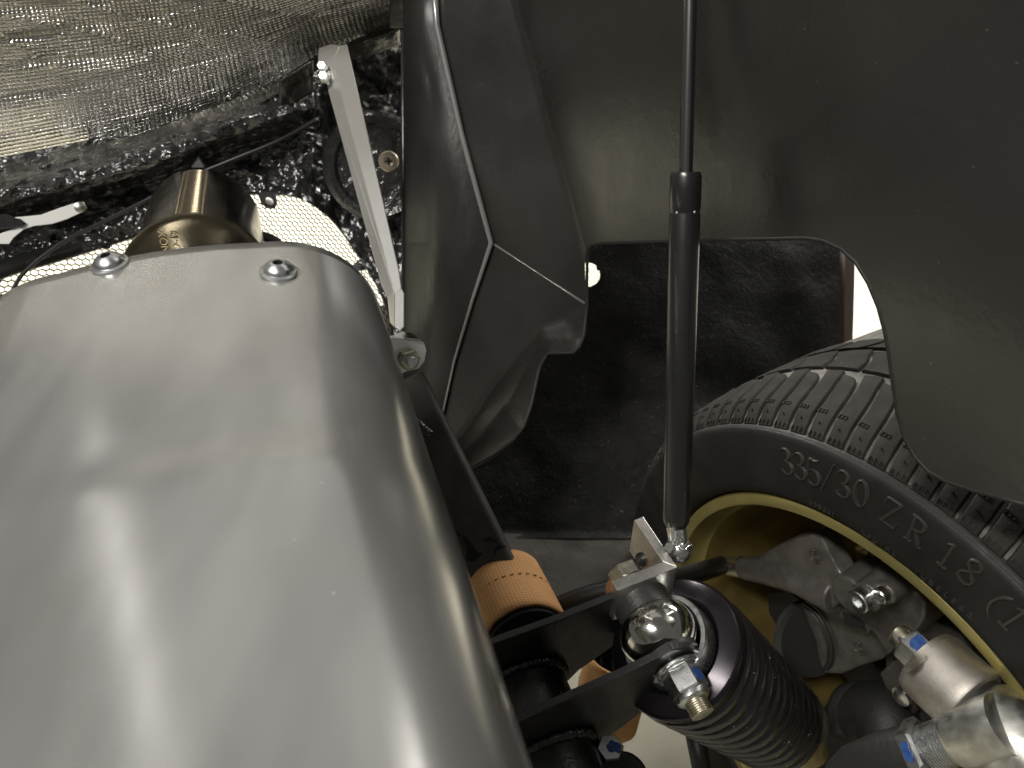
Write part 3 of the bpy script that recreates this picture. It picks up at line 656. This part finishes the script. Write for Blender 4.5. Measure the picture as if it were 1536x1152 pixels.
def arc_text(s, x0, y0, x1, y1, h):
    a, b = wloc(x0, y0, -.008); c, d = wloc(x1, y1, -.008); t0, t1 = math.atan2(b, a), math.atan2(d, c); r0, r1 = math.hypot(a, b), math.hypot(c, d)
    for i, ch in enumerate(s):
        t = i / (len(s) - 1); th = lerp(t0, t1, t); r = lerp(r0, r1, t); R = Vector((math.cos(th), math.sin(th), 0))
        put_text(ch, h, .0006, R * r + Zl * (sw_z(r) - .0003), Vector((-R.y, R.x, 0)), R, M['letter'], tyre, local=True)
arc_text('558301', 1222, 751, 1255, 769, .0075)
arc_text('RADIAL', 1300, 796, 1347, 827, .0075)
arc_text('TUBELESS', 1380, 854, 1462, 918, .0075)
rp = [(.014, .246), (.003, .2475), (-.003, .2465), (-.0045, .2455), (-.005, .2385), (-.0035, .2345), (.002, .2330), (.020, .2318), (.026, .226), (.036, .2225), (.10, .214), (.20, .209), (.285, .206), (.300, .196), (.300, .2465), (.29, .25), (.2, .23), (.05, .23), (.014, .246)]
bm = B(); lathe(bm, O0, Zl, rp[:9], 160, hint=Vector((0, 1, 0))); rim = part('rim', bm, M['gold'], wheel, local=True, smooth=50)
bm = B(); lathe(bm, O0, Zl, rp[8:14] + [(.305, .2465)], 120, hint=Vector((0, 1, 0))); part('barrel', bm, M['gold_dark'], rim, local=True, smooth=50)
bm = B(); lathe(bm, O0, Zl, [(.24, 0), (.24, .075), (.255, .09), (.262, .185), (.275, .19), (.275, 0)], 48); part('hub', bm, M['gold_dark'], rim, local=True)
for k in range(10):
    bm = B(); a = k * math.pi / 5; R = Vector((math.cos(a), math.sin(a), 0)); T = Vector((-R.y, R.x, 0))
    pr = [R * .07 - T * .018, R * .2 - T * .026, R * .207 - T * .034, R * .207 + T * .034, R * .2 + T * .026, R * .07 + T * .018]
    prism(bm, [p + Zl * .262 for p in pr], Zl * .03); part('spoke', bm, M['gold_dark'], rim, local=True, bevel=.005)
bm = B(); lathe(bm, O0, Zl, [(.115, .06), (.115, .120), (.14, .120), (.14, .06)], 64, closed=True)
part('brake_disc', bm, M['spacer'], wheel, local=True, smooth=30)

# ------------------------------------------------------------------ gas strut
sB, sT = P(1014, 788, .625), P(1029, 258, .545); sR = P(1036, -40, .515)
sa = (sT - sB).normalized(); Ls = (sT - sB).length
strut = thing('gas_strut', 'black gas strut standing upright in front of the tyre', 'gas strut', sB)
bm = B(); lathe(bm, sB, sa, [(0, 0), (0, .0085), (.004, .0105), (.010, .0111), (Ls - .030, .0111), (Ls - .0285, .0106), (Ls - .0265, .0106), (Ls - .025, .0112), (Ls - .003, .0112), (Ls, .0100), (Ls, .0064), (Ls - .006, .0058), (Ls - .006, 0)], 40)
cyl_ = part('cylinder', bm, M['strut'], strut)
bm = B(); cyl(bm, sT - sa * .01, sR, .0048, 24); part('rod', bm, M['rod'], strut)
for k in (-1, 1):
    t = .0275; q = sB + sa * (Ls - t); v = ((CAM - q).normalized() + RT * .75 * k); v = (v - sa * v.dot(sa)).normalized()
    bm = B(); sphere(bm, q + v * .0102, .0012, 10, 6); part('crimp_dimple', bm, M['zinc'], cyl_)
kb = P(1018, 824, .632)
bm = B(); lathe(bm, sB, (kb - sB), [(-.002, .0078), (.003, .0080), ((kb - sB).length - .006, .0080), ((kb - sB).length, .0080)], 24); nk = part('end_fitting', bm, M['zinc'], strut)
bm = B(); sphere(bm, kb, .0112, 24, 16); part('ball_socket', bm, M['zinc'], nk, smooth=180)
bm = B(); tube(bm, smoothpath([kb + FW * -.012 + RT * x * .001 + UP * y * .001 for x, y in ((-6, 10), (-2, 12), (1, 8), (-3, 4), (2, 2), (6, 6), (9, 5))]), .0006, 6); part('retaining_clip', bm, M['chrome'], nk, smooth=180)

# ------------------------------------------------------------------ aluminium angle bracket
zb = P(985, 845, .615).z; bo = Vector((0, 0, zb)); dz = Vector((0, 0, -1))
def hz(x, y, z=None): return onplane(x, y, bo if z is None else Vector((0, 0, z)), Vector((0, 0, 1)))
ang = thing('angle_bracket', 'machined aluminium angle bracket carrying the foot of the gas strut', 'bracket', hz(985, 845))
Lp = [(950.8, 779.5), (964.8, 774), (1016.4, 850.6), (925.8, 885.8), (917.2, 871), (993.8, 842)]
Lw = [hz(*p) for p in Lp]
bm = B(); prism(bm, [Lw[0], Lw[1], Lw[2], Lw[5]], dz * .042); part('bracket_leg', bm, M['alu'], ang, bevel=.0008)
bm = B(); e = .0003; prism(bm, [Lw[5] + Vector((-.0002, -.0002, 0)), Lw[2] + Vector((0, -.0003, 0)), Lw[3], Lw[4]], dz * .0418); part('bracket_leg', bm, M['alu'], ang, bevel=.0008)
bn_ = (Lw[5] - Lw[0]).cross(dz).normalized()
if bn_.dot(RT) > 0: bn_ = -bn_
q = onplane(963, 839, Lw[0], bn_)
bm = B(); lathe(bm, q, bn_, [(-.001, .0062), (.002, .0062), (.0045, .004), (.0048, 0)], 20); part('bolt_end', bm, M['powder'], ang)
bm = B(); q2 = onplane(1003, 822, Lw[1], bn_); cyl(bm, q2, kb, .0042, 16); part('ball_stud', bm, M['zinc'], ang)

# ------------------------------------------------------------------ pivot bolt, spacers, spherical bearing, coilover
bH, bN = P(938, 862, .640), P(1049, 1062, .560)
ba = (bN - bH).normalized(); LB = (bN - bH).length
bc = P(990, 952, .604); tb = (bc - bH).dot(ba); bc = bH + ba * tb     # bearing centre on the axis
def onb(x, y):   # axial position whose projection is nearest to the pixel
    best = min((((project(bH + ba * (LB * i / 400))[0] - x) ** 2 + (project(bH + ba * (LB * i / 400))[1] - y) ** 2), LB * i / 400) for i in range(401)); return best[1]
bolt = thing('pivot_bolt', 'zinc pivot bolt with a blue marked nut through the bearing', 'bolt', bN)
t1 = onb(966, 905) ; t2 = onb(1013, 996)
bm = B(); cyl(bm, bH + ba * .004, bH + ba * (t2 + .004), .0085, 20); part('shank', bm, M['zinc'], bolt)
bm = B(); lathe(bm, bH - ba * .006, ba, [(0, 0), (0, .0125), (.0012, .0138), (.012, .0138), (.012, 0)], 6); part('bolt_head', bm, M['olive_zinc'], bolt, smooth=25)
tw = onb(1014, 1000)
bm = B(); lathe(bm, bH, ba, [(tw, .009), (tw, .0172), (tw + .0012, .0178), (tw + .0026, .0172), (tw + .003, .0155), (tw + .004, .0150), (tw + .004, .009)], 40); part('washer', bm, M['zinc'], bolt)
bm = B(); lathe(bm, bH, ba, [(tw + a, r) for a, r in [(.004, .009), (.004, .0142), (.006, .0150), (.021, .0150), (.0225, .0140)]], 6, phase=.35); nut = part('nut', bm, M['zinc'], bolt, smooth=25)
bm = B(); lathe(bm, bH, ba, [(tw + a, r) for a, r in [(.0222, .0128), (.0235, .0133), (.0265, .0130), (.0285, .0105), (.0285, .008)]], 32); part('nut_collar', bm, M['zinc'], bolt)
bm = B(); lathe(bm, bH + ba * (tw + .02), ba, thread_prof(.019, .0088, .0017), 28); part('thread', bm, M['olive_zinc'], bolt, smooth=25)
# blue paint on one flat of the nut
bx, by, bz = frame(ba)
tocam = (CAM - bN).normalized(); best = None
for k in range(6):
    a = .35 + (k + .5) * math.pi / 3; v = bx * math.cos(a) + by * math.sin(a)
    e = v.dot(tocam) + .6 * v.dot(RT)
    if best is None or e > best[0]: best = (e, v)
fv = best[1]; fu = ba.cross(fv); fo = bH + ba * (tw + .0135) + fv * (.0150 * math.cos(math.pi / 6) + .0002)
def paint(o, u, v, n, su, sv, parent, name='paint_mark'):
    bm = B(); pts = []
    for k in range(18):
        a = 2 * math.pi * k / 18; r = random.uniform(.68, 1.05); sq = 1 / max(abs(math.cos(a)), abs(math.sin(a))) ** .7
        pts.append(o + u * math.cos(a) * r * sq * su + v * math.sin(a) * r * sq * sv)
    prism(bm, pts, n * .0004); return part(name, bm, M['blue'], parent)
paint(fo, fu, ba, fv, .0058, .0058, nut)
# coilover: eye, spacers, perch, spring, body
cB = P(1166, 1085, .765); ca = (cB - bc).normalized()
coil = thing('coilover', 'black coil spring damper hanging from the pivot bolt beside the wheel', 'shock absorber', bc)
bm = B(); lathe(bm, bH, ba, [(t1 - .006, .0085), (t1 - .006, .0235), (t1 + .010, .0225), (tb - .016, .0190), (tb - .014, .0085)], 40); part('spacer', bm, M['spacer'], coil)
bm = B(); lathe(bm, bH, ba, [(tb + .013, .0085), (tb + .013, .0215), (t2 - .010, .0225), (t2 - .0035, .0225), (t2 - .0035, .0085)], 40); part('spacer', bm, M['spacer'], coil)
bm = B(); pr = []
for k in range(17):
    a = rad(-52 + 104 * k / 16); pr.append((tb + .0300 * math.sin(a) * .85, .0300 * math.cos(a) + .0008))
lathe(bm, bH, ba, [(pr[0][0], .0085)] + pr + [(pr[-1][0], .0085)], 56); part('spherical_ball', bm, M['chrome'], coil)
ex, ey, ez = frame(ca, ba)
ew = (ca.cross(ba)).normalized(); en = ca.cross(ew).normalized()
# eye ring behind the ball
bm = B(); ec = bc + ca * .016; lathe(bm, ec, ca, [(-.006, .0312), (-.0075, .0318), (-.0075, .0352), (-.006, .0360), (.012, .0360), (.012, .027), (.002, .027), (.0, .030)], 64, closed=True); part('eye_ring', bm, M['zinc'], coil)
pc = P(1040, 988, .632) ; pc = bc + ca * (pc - bc).dot(ca)
bm = B(); lathe(bm, bc + ca * .022, ca, [(.010, .034), (.006, .0375), (.0015, .0395), (.0, .0410), (.0035, .0540), (.005, .0562), (.008, .0572), (.015, .0572), (.018, .055), (.018, .03)], 72); perch = part('spring_perch', bm, M['perch'], coil)
Lc = (cB - bc).length
bm = B(); lathe(bm, bc, ca, [(.035, .03), (.036, .040), (Lc - .02, .036), (Lc - .02, 0)], 40); part('damper_body', bm, M['dark'], coil)
def helix(r0, r1, t0, t1, turns, wr, n=40):
    pts = []; tot = int(turns * n)
    for i in range(tot + 1):
        f = i / tot; a = 2 * math.pi * turns * f; r = lerp(r0, r1, f); t = lerp(t0, t1, f)
        pts.append(bc + ca * t + (ex * math.cos(a) + ey * math.sin(a)) * r)
    return pts
bm = B(); tube(bm, helix(.0505, .0415, .044, Lc - .012, 10.5, .0066), .0081, 12); part('spring', bm, M['spring'], coil, smooth=180)
bm = B(); lathe(bm, bc, ca, [(Lc - .012, .03), (Lc - .010, .0470), (Lc - .004, .0480), (Lc + .006, .0475), (Lc + .008, .043), (Lc + .04, .03), (Lc + .10, .02), (Lc + .1, 0)], 56); part('collar', bm, M['olive_zinc'], coil)

# ------------------------------------------------------------------ chassis frame: clevis plates, square tube, cross tube, welds
frm = thing('chassis_frame', 'black welded chassis frame with twin clevis plates holding the pivot bolt', 'car frame', P(800, 1030, .62))
def plate(pts, tpos, th):
    o = bH + ba * tpos; bm = B(); prism(bm, [onplane(x, y, o, ba) for x, y in pts], ba * -th); return part('clevis_plate', bm, M['powder'], frm, bevel=.0009)
plate([(700, 985), (740, 966), (840, 930), (920, 897), (946, 886), (972, 886), (988, 900), (988, 920), (972, 935), (940, 955), (905, 980), (868, 1006), (850, 1024), (842, 1050), (700, 1060)], t1 - .007, .006)
plate([(740, 1104), (790, 1078), (860, 1046), (930, 1015), (985, 988), (1010, 975), (1036, 972), (1054, 980), (1058, 996), (1046, 1014), (1020, 1030), (978, 1056), (945, 1082), (905, 1112), (890, 1140), (880, 1180), (740, 1180)], t2 + .001, .006)
# cross tube through the plates
o1 = bH + ba * (t1 - .007); o2 = bH + ba * (t2 + .001)
cA, cC = onplane(776, 1030, o1, ba), None
bm = B(); RT2 = .041
lathe(bm, cA, ba, [(-.03, 0), (-.03, RT2), (.20, RT2), (.20, 0)], 48); part('cross_tube', bm, M['powder'], frm)
def weld(tpos, r):
    bm = B()
    for k in range(64):
        a = 2 * math.pi * k / 64; x, y, z = frame(ba); c = cA + ba * tpos + (x * math.cos(a) + y * math.sin(a)) * r
        sphere(bm, c, .0048 + random.uniform(-.0008, .0008), 8, 6)
    part('weld_seam', bm, M['weld'], frm, smooth=180)
ts2 = (t2 + .001) - (t1 - .007)
weld(.003, RT2 + .001); weld(ts2 + .003, RT2 + .001)
bm = B(); q = cA + ba * ts2 * .55
for ofs in (.3, .42):
    x, y, z = frame(ba); v = (RT * .8 - UP * .2 - FW * .6); v = (v - ba * v.dot(ba)).normalized(); v2 = ba.cross(v)
    vv = (v * math.cos(ofs) + v2 * math.sin(ofs)); tube(bm, [cA + ba * .012 + vv * (RT2 + .0002), cA + ba * (ts2 - .01) + vv * (RT2 + .0002)], .0012, 6)
part('seam_bead', bm, M['weld'], frm, smooth=180)
# square tube running up beside the shield
qa, qb = P(611, 612, .735), P(748, 893, .706); qd = (qb - qa).normalized()
qs = (RT + UP * .0 ); qs = (qs - qd * qs.dot(qd)).normalized(); qn = qd.cross(qs)
bm = B(); hw = .0288; rc = .007; sec = []
for cx, cy, a0 in ((1, 1, 0), (-1, 1, 90), (-1, -1, 180), (1, -1, 270)):
    for k in range(4):
        a = rad(a0 + k * 30); sec.append((cx * (hw - rc) + rc * math.cos(a), cy * (hw - rc) + rc * math.sin(a)))
rg = [[bm.verts.new(c + qs * a + qn * b) for a, b in sec] for c in (qa - qd * .02, qb)]
for i in range(len(sec)): bm.faces.new((rg[0][i], rg[0][(i + 1) % len(sec)], rg[1][(i + 1) % len(sec)], rg[1][i]))
bm.faces.new(rg[0][::-1]); bm.faces.new(rg[1]); part('square_tube', bm, M['tube_matt'], frm, smooth=50)
bm = B()
for k in range(9):
    sphere(bm, P(612 + k * 4, 640 - 6 * math.sin(k * .6) + k * .4, .680), .0042 + random.uniform(-.001, .001), 8, 6)
for k in range(6): sphere(bm, P(622 + k * 2.2, 640 + k * 7, .678), .0036, 8, 6)
part('weld_seam', bm, M['weld'], frm, smooth=180)
bm = B(); prism(bm, [P(812, 899, .655), P(850, 930, .652), P(822, 944, .640)], P(812, 899, .68) - P(812, 899, .655)); part('gusset', bm, M['tube_matt'], frm, bevel=.001)

# tan sleeves
def sleeve(A, Bp, r, label, th=.003):
    ax = Bp - A; L = ax.length; x, y, z = frame(ax)
    root = thing('heat_sleeve', label, 'sleeve', A, 'tan heat sleeves')
    bm = B(); n = 64
    def fn(u, v):
        a = 2 * math.pi * u; rr = r * (1 + .02 * math.sin(3 * a + 2 * v)); end = (.0012 * noise.noise(Vector((math.cos(a) * 4, math.sin(a) * 4, v * 9))))
        return A + z * (v * L + end) + (x * math.cos(a) + y * math.sin(a)) * rr
    grid(bm, n, 10, fn, uvs=lambda u, v: (u * 2 * math.pi * r, v * L)); bmesh.ops.remove_doubles(bm, verts=bm.verts, dist=1e-6)
    part('fabric', bm, M['tan'], root, smooth=180, solid=th)
    bm = B(); lathe(bm, A, ax, [(.002, r - th), (L + .002, r - th), (L + .003, r - .004), (L + .003, r * .55), (.004, r * .55)], 48); part('dark_lining', bm, M['dark'], root)
    bm = B(); 
    for k in range(34):
        a = 2 * math.pi * k / 34 ; c = A + z * L * .47 + (x * math.cos(a) + y * math.sin(a)) * (r + .0018); t = (y * math.cos(a) - x * math.sin(a))
        tube(bm, [c - t * .0017, c + t * .0017], .0005, 5)
    part('stitching', bm, M['copper'], root)
sleeve(P(750, 878, .712), P(788, 962, .648), .0385, 'tan fabric heat sleeve around the square tube beside the shield')
sleeve(P(930, 985, .80), P(905, 1080, .82), .034, 'tan fabric heat sleeve glimpsed between the two clevis plates')

# black hose and copper pipe behind the angle bracket
bm = B(); tube(bm, smoothpath([P(790, 930, .72), P(840, 908, .71), P(880, 893, .70), P(924, 882, .69)]), .0085, 14)
tag(part('rubber_hose', bm, M['hose'], smooth=180), 'short black hose running behind the clevis plate to the angle bracket', 'hose')
bm = B(); tube(bm, smoothpath([P(918, 900, .672), P(917, 884, .672), P(922, 871, .672), P(933, 862, .674)]), .005, 12)
tag(part('copper_pipe', bm, M['copper'], smooth=180), 'short copper coloured pipe end beside the cream bolt head', 'pipe')
# ------------------------------------------------------------------ brake caliper and brake cable
wO = lambda z: WC + nw * z
def wp_(x, y, z): return onplane(x, y, wO(z), nw)
cal = thing('brake_caliper', 'dark grey cast brake caliper with two bright bolts inside the wheel', 'brake caliper', wp_(1290, 900, .06))
bm = B()
prism(bm, [wp_(x, y, .045) for x, y in [(1240, 905), (1265, 872), (1300, 868), (1340, 868), (1372, 882), (1388, 905), (1386, 930), (1368, 955), (1345, 968), (1330, 985), (1316, 958), (1306, 945), (1296, 955), (1300, 942), (1262, 930)]], nw * .05)
prism(bm, [wp_(x, y, .070) for x, y in [(1200, 905), (1232, 890), (1300, 930), (1330, 955), (1340, 975), (1322, 990), (1290, 1000), (1262, 1012), (1235, 1010), (1228, 990), (1222, 960)]], nw * .06)
lathe(bm, wp_(1272, 893, .024), nw, [(0, 0), (0, .019), (.04, .022), (.04, 0)], 32)
lathe(bm, wp_(1298, 896, .012), nw, [(0, 0), (0, .014), (.045, .018), (.045, 0)], 32); lathe(bm, wp_(1326, 891, .020), nw, [(0, 0), (0, .010), (.03, .012), (.03, 0)], 24)
part('caliper_body', bm, M['caliper'], cal, remesh=.0016, sm=6)
bm = B()
prism(bm, [wp_(x, y, .030) for x, y in [(1128, 846), (1150, 826), (1190, 808), (1216, 803), (1232, 808), (1244, 832), (1258, 858), (1272, 872), (1262, 905), (1250, 912), (1216, 890), (1180, 884), (1150, 878), (1128, 866)]], nw * .022)
tube(bm, [wp_(1115, 852, .035), wp_(1150, 855, .038), wp_(1200, 868, .036), wp_(1256, 896, .036)], [.013, .016, .017, .018], 16)
part('lever_arm', bm, M['caliper'], cal, remesh=.0016, sm=8)
# piston bellows rings
rc_ = wp_(1222, 960, .075); rd = (wp_(1150, 920, .09) - rc_).normalized()
bm = B(); lathe(bm, rc_, rd, [(0, .0), (.0, .042), (.006, .044), (.010, .041), (.014, .043), (.018, .040), (.020, .034), (.012, .032), (.012, 0)], 56); part('piston_boot', bm, M['spacer'], cal)
bm = B()
prism(bm, [wp_(x, y, .10) for x, y in [(1150, 888), (1180, 886), (1200, 900), (1215, 960), (1220, 1005), (1190, 990), (1168, 945), (1152, 920)]], nw * .03); part('brake_pad', bm, M['dark'], cal, bevel=.003)
def socket_screw(x, y, z, r, h, parent):
    q = wp_(x, y, z); n = -nw
    bm = B(); lathe(bm, q, n, [(-.01, r), (h - .001, r), (h, r * .9), (h, r * .58), (h * .3, r * .55), (h * .3, 0)], 36); s_ = part('bolt', bm, M['zinc'], parent, smooth=35)
    bm = B(); lathe(bm, q + n * (h - .0035), n, [(0, 0), (0, r * .53), (.003, r * .56)], 6); part('hex_socket', bm, M['zinc'], s_, smooth=0)
socket_screw(1296, 897, .011, .0105, .009, cal); socket_screw(1325, 891, .019, .0072, .007, cal)
def emblem(x, y, z, r):
    q = wp_(x, y, z); u, v = wx * -1, wy; bm = B()
    for k in (1, .55):
        tube(bm, [q + (u * math.cos(a) + v * math.sin(a)) * r * k for a in [rad(100 + 300 * i / 24) for i in range(25)]], .0007, 6)
    tube(bm, [q - u * r * .8 + v * r * .25, q + u * r * .1 - v * r * .1, q + u * r * .3 + v * r * .1], .0007, 6)
    part('cast_emblem', bm, M['caliper'], cal, smooth=180)
bm = B(); prism(bm, [wp_(x, y, .0435) for x, y in ((1263, 918), (1280, 926), (1297, 937), (1293, 943), (1278, 941), (1266, 938))], nw * .01); part('slot', bm, M['dark'], cal, bevel=.001)  # dark slab standing proud, paints the shade of a recess
for dz_, rr in ((.066, .0022), (.070, .0016)):
    k_ = 0 if rr > .002 else 5; bm = B(); tube(bm, smoothpath([wp_(x - k_, y + k_ * .4, dz_) for x, y in ((1203, 904), (1221, 916), (1237, 939), (1246, 964), (1247, 988), (1240, 1003))]), rr, 8); part('boot_ring', bm, M['spacer'], cal, smooth=180)
emblem(1221, 834, .0262, .0062); emblem(1288, 972, .0662, .0068)
cab = thing('brake_cable', 'thick black cable with a dull bronze collar entering the lever inside the wheel', 'cable', wp_(1100, 850, .035))
a0, a1 = P(1005, 872, .72), wp_(1086, 847, .036); 
bm = B(); tube(bm, smoothpath([P(985, 880, .73), a0, lerp(a0, a1, .6), a1]), .0105, 16); part('sheath', bm, M['hose'], cab, smooth=180)
a2 = wp_(1116, 851, .036); bm = B(); lathe(bm, a1, a2 - a1, [(-.002, .009), (0, .0118), ((a2 - a1).length, .0122)], 32); part('collar', bm, M['olive_zinc'], cab)

# ------------------------------------------------------------------ lower right: suspension joint
jn = thing('suspension_joint', 'raw cast aluminium joint with a blue marked lock nut below the rim edge', 'joint', P(1440, 1010, .56))
j0, j1 = P(1390, 992, .585), P(1556, 1142, .520); ja = (j1 - j0).normalized()
nb = P(1354, 958, .60)
bm = B(); lathe(bm, j0, ja, [(-.004, 0), (-.004, .018), (-.002, .026), (.004, .0285), (.030, .0285), (.037, .0300), (.039, .029), (.040, .026), (.040, 0)], 56); part('bushing', bm, M['cast_alu'], jn)
bm = B(); lathe(bm, j0, ja, [(.038, .0), (.038, .0235), (.047, .0235), (.047, 0)], 40); part('bush_gap', bm, M['dark'], jn)
bm = B(); lathe(bm, j0, ja, [(.044, 0), (.044, .024), (.047, .0265), (.075, .030), (.092, .0285), (.095, .024), (.13, .022), (.13, 0)], 48); part('socket_barrel', bm, M['zinc_rough'], jn)
jx, jy, _ = frame(ja)
bm = B(); nl = nb; lathe(bm, nl, ja, [(-.002, 0), (-.002, .009), (.0005, .0100), (.004, .0105), (.004, .0135), (.006, .0150), (.030, .0152), (.030, 0)], 6, phase=.3); jnut = part('lock_nut', bm, M['zinc'], jn, smooth=25)
bm = B(); lathe(bm, nl - ja * .005, ja, [(-.001, 0), (-.001, .0085), (.001, .0095), (.012, .0095)], 24); part('stud_end', bm, M['olive_zinc'], jn)
best = None
for k in range(6):
    a = .3 + (k + .5) * math.pi / 3; v = jx * math.cos(a) + jy * math.sin(a); e = v.dot((CAM - nb).normalized())
    if best is None or e > best[0]: best = (e, v)
v = best[1]; paint(nl + ja * .014 + v * (.0151 * math.cos(math.pi / 6) + .0004), ja.cross(v), ja, v, .0062, .0075, jnut)
# threaded link and dark boot at the bottom edge
lk = thing('threaded_link', 'threaded rod end with dark boot and blue marked jam nut at the lower edge', 'rod end', P(1400, 1130, .56))
r0, r1 = P(1330, 1142, .585), P(1480, 1095, .53); ra = (r1 - r0).normalized(); Lr = (r1 - r0).length
bm = B(); lathe(bm, r0, ra, [(-.05, .012), (-.03, .019), (0, .021), (.02, .020), (.030, .018), (.030, 0)], 40); part('boot', bm, M['dark'], lk)
bm = B(); lathe(bm, r0, ra, [(.026, .0), (.026, .020), (.028, .0225), (.037, .0225), (.039, .020), (.039, 0)], 6, phase=.5); jam = part('jam_nut', bm, M['zinc'], lk, smooth=25)
bm = B(); lathe(bm, r0 + ra * .034, ra, thread_prof(.030, .0165, .0021), 40); part('thread', bm, M['zinc'], lk, smooth=20)
bm = B(); lathe(bm, r0, ra, [(.060, 0), (.060, .019), (.064, .021), (.10, .021), (.1, 0)], 40); part('shank', bm, M['zinc_rough'], lk)
rx, ry, _ = frame(ra); best = None
for k in range(6):
    a = .5 + (k + .5) * math.pi / 3; v = rx * math.cos(a) + ry * math.sin(a); e = v.dot((CAM - r0).normalized())
    if best is None or e > best[0]: best = (e, v)
v = best[1]; paint(r0 + ra * .0325 + v * (.0225 * math.cos(math.pi / 6) + .0003), ra.cross(v), ra, v, .0072, .0036, jam)
# upright behind the joint
upr = thing('hub_carrier', 'dark cast hub carrier behind the aluminium joint inside the wheel', 'hub carrier', wp_(1350, 1080, .09))
bm = B(); prism(bm, [wp_(x, y, .085) for x, y in [(1325, 985), (1350, 950), (1400, 930), (1440, 950), (1480, 1010), (1500, 1100), (1480, 1200), (1320, 1210), (1290, 1130), (1330, 1080), (1335, 1030)]], nw * .04)
prism(bm, [wp_(x, y, .07) for x, y in [(1318, 1010), (1346, 985), (1380, 1030), (1368, 1075), (1340, 1060)]], nw * .03)
part('casting', bm, M['caliper'], upr, remesh=.002, sm=5)
bm = B(); q = wp_(1350, 1046, .055); lathe(bm, q, nw, [(-.002, 0), (-.002, .006), (0, .0095), (.02, .0095)], 20); part('screw', bm, M['zinc'], upr)
# black hoses under the spring
bm = B(); pts = smoothpath([P(1200, 1220, .90), P(1240, 1140, .88), P(1272, 1090, .86), P(1303, 1068, .82), P(1330, 1075, .77), P(1338, 1150, .76)])
tube(bm, pts, .030, 16); tube(bm, smoothpath([P(1258, 1100, .84), P(1264, 1055, .84), P(1288, 1040, .83), P(1310, 1052, .82)]), .014, 12)
tag(part('rubber_boot', bm, M['dark'], smooth=180), 'bulky black rubber boot between the coil spring and the hub carrier', 'boot')
# red capped fitting at the bottom edge
rf = thing('red_fitting', 'small red fitting with a blue marked nut under the lower clevis plate', 'fitting', P(930, 1150, .60))
fn_ = (Vector((0, 0, 1)) + (CAM - P(930, 1150, .6)).normalized() * .6).normalized()
bm = B(); q = P(934, 1168, .60); lathe(bm, q, fn_, [(-.03, .017), (-.004, .0175), (-.004, 0)], 32); part('red_cap', bm, M['red'], rf)
bm = B(); lathe(bm, q, fn_, [(-.004, .0), (-.004, .0195), (.002, .020), (.005, .0175), (.005, 0)], 32); part('black_flange', bm, M['dark'], rf)
bm = B(); q = P(915, 1124, .61); lathe(bm, q, fn_, [(-.012, .011), (.004, .011), (.006, .0098), (.006, 0)], 6, phase=.4); fnut = part('nut', bm, M['zinc'], rf, smooth=25)
paint(q + fn_ * .0063 + RT * .003, RT, fn_.cross(RT), fn_, .006, .005, fnut)
bm = B(); tube(bm, [P(1040, 1090, .92), P(1062, 1200, .92)], .012, 10)
tag(part('link_rod', bm, M['hose'], smooth=180), 'thin black rod dropping behind the coil spring to the floor', 'rod')
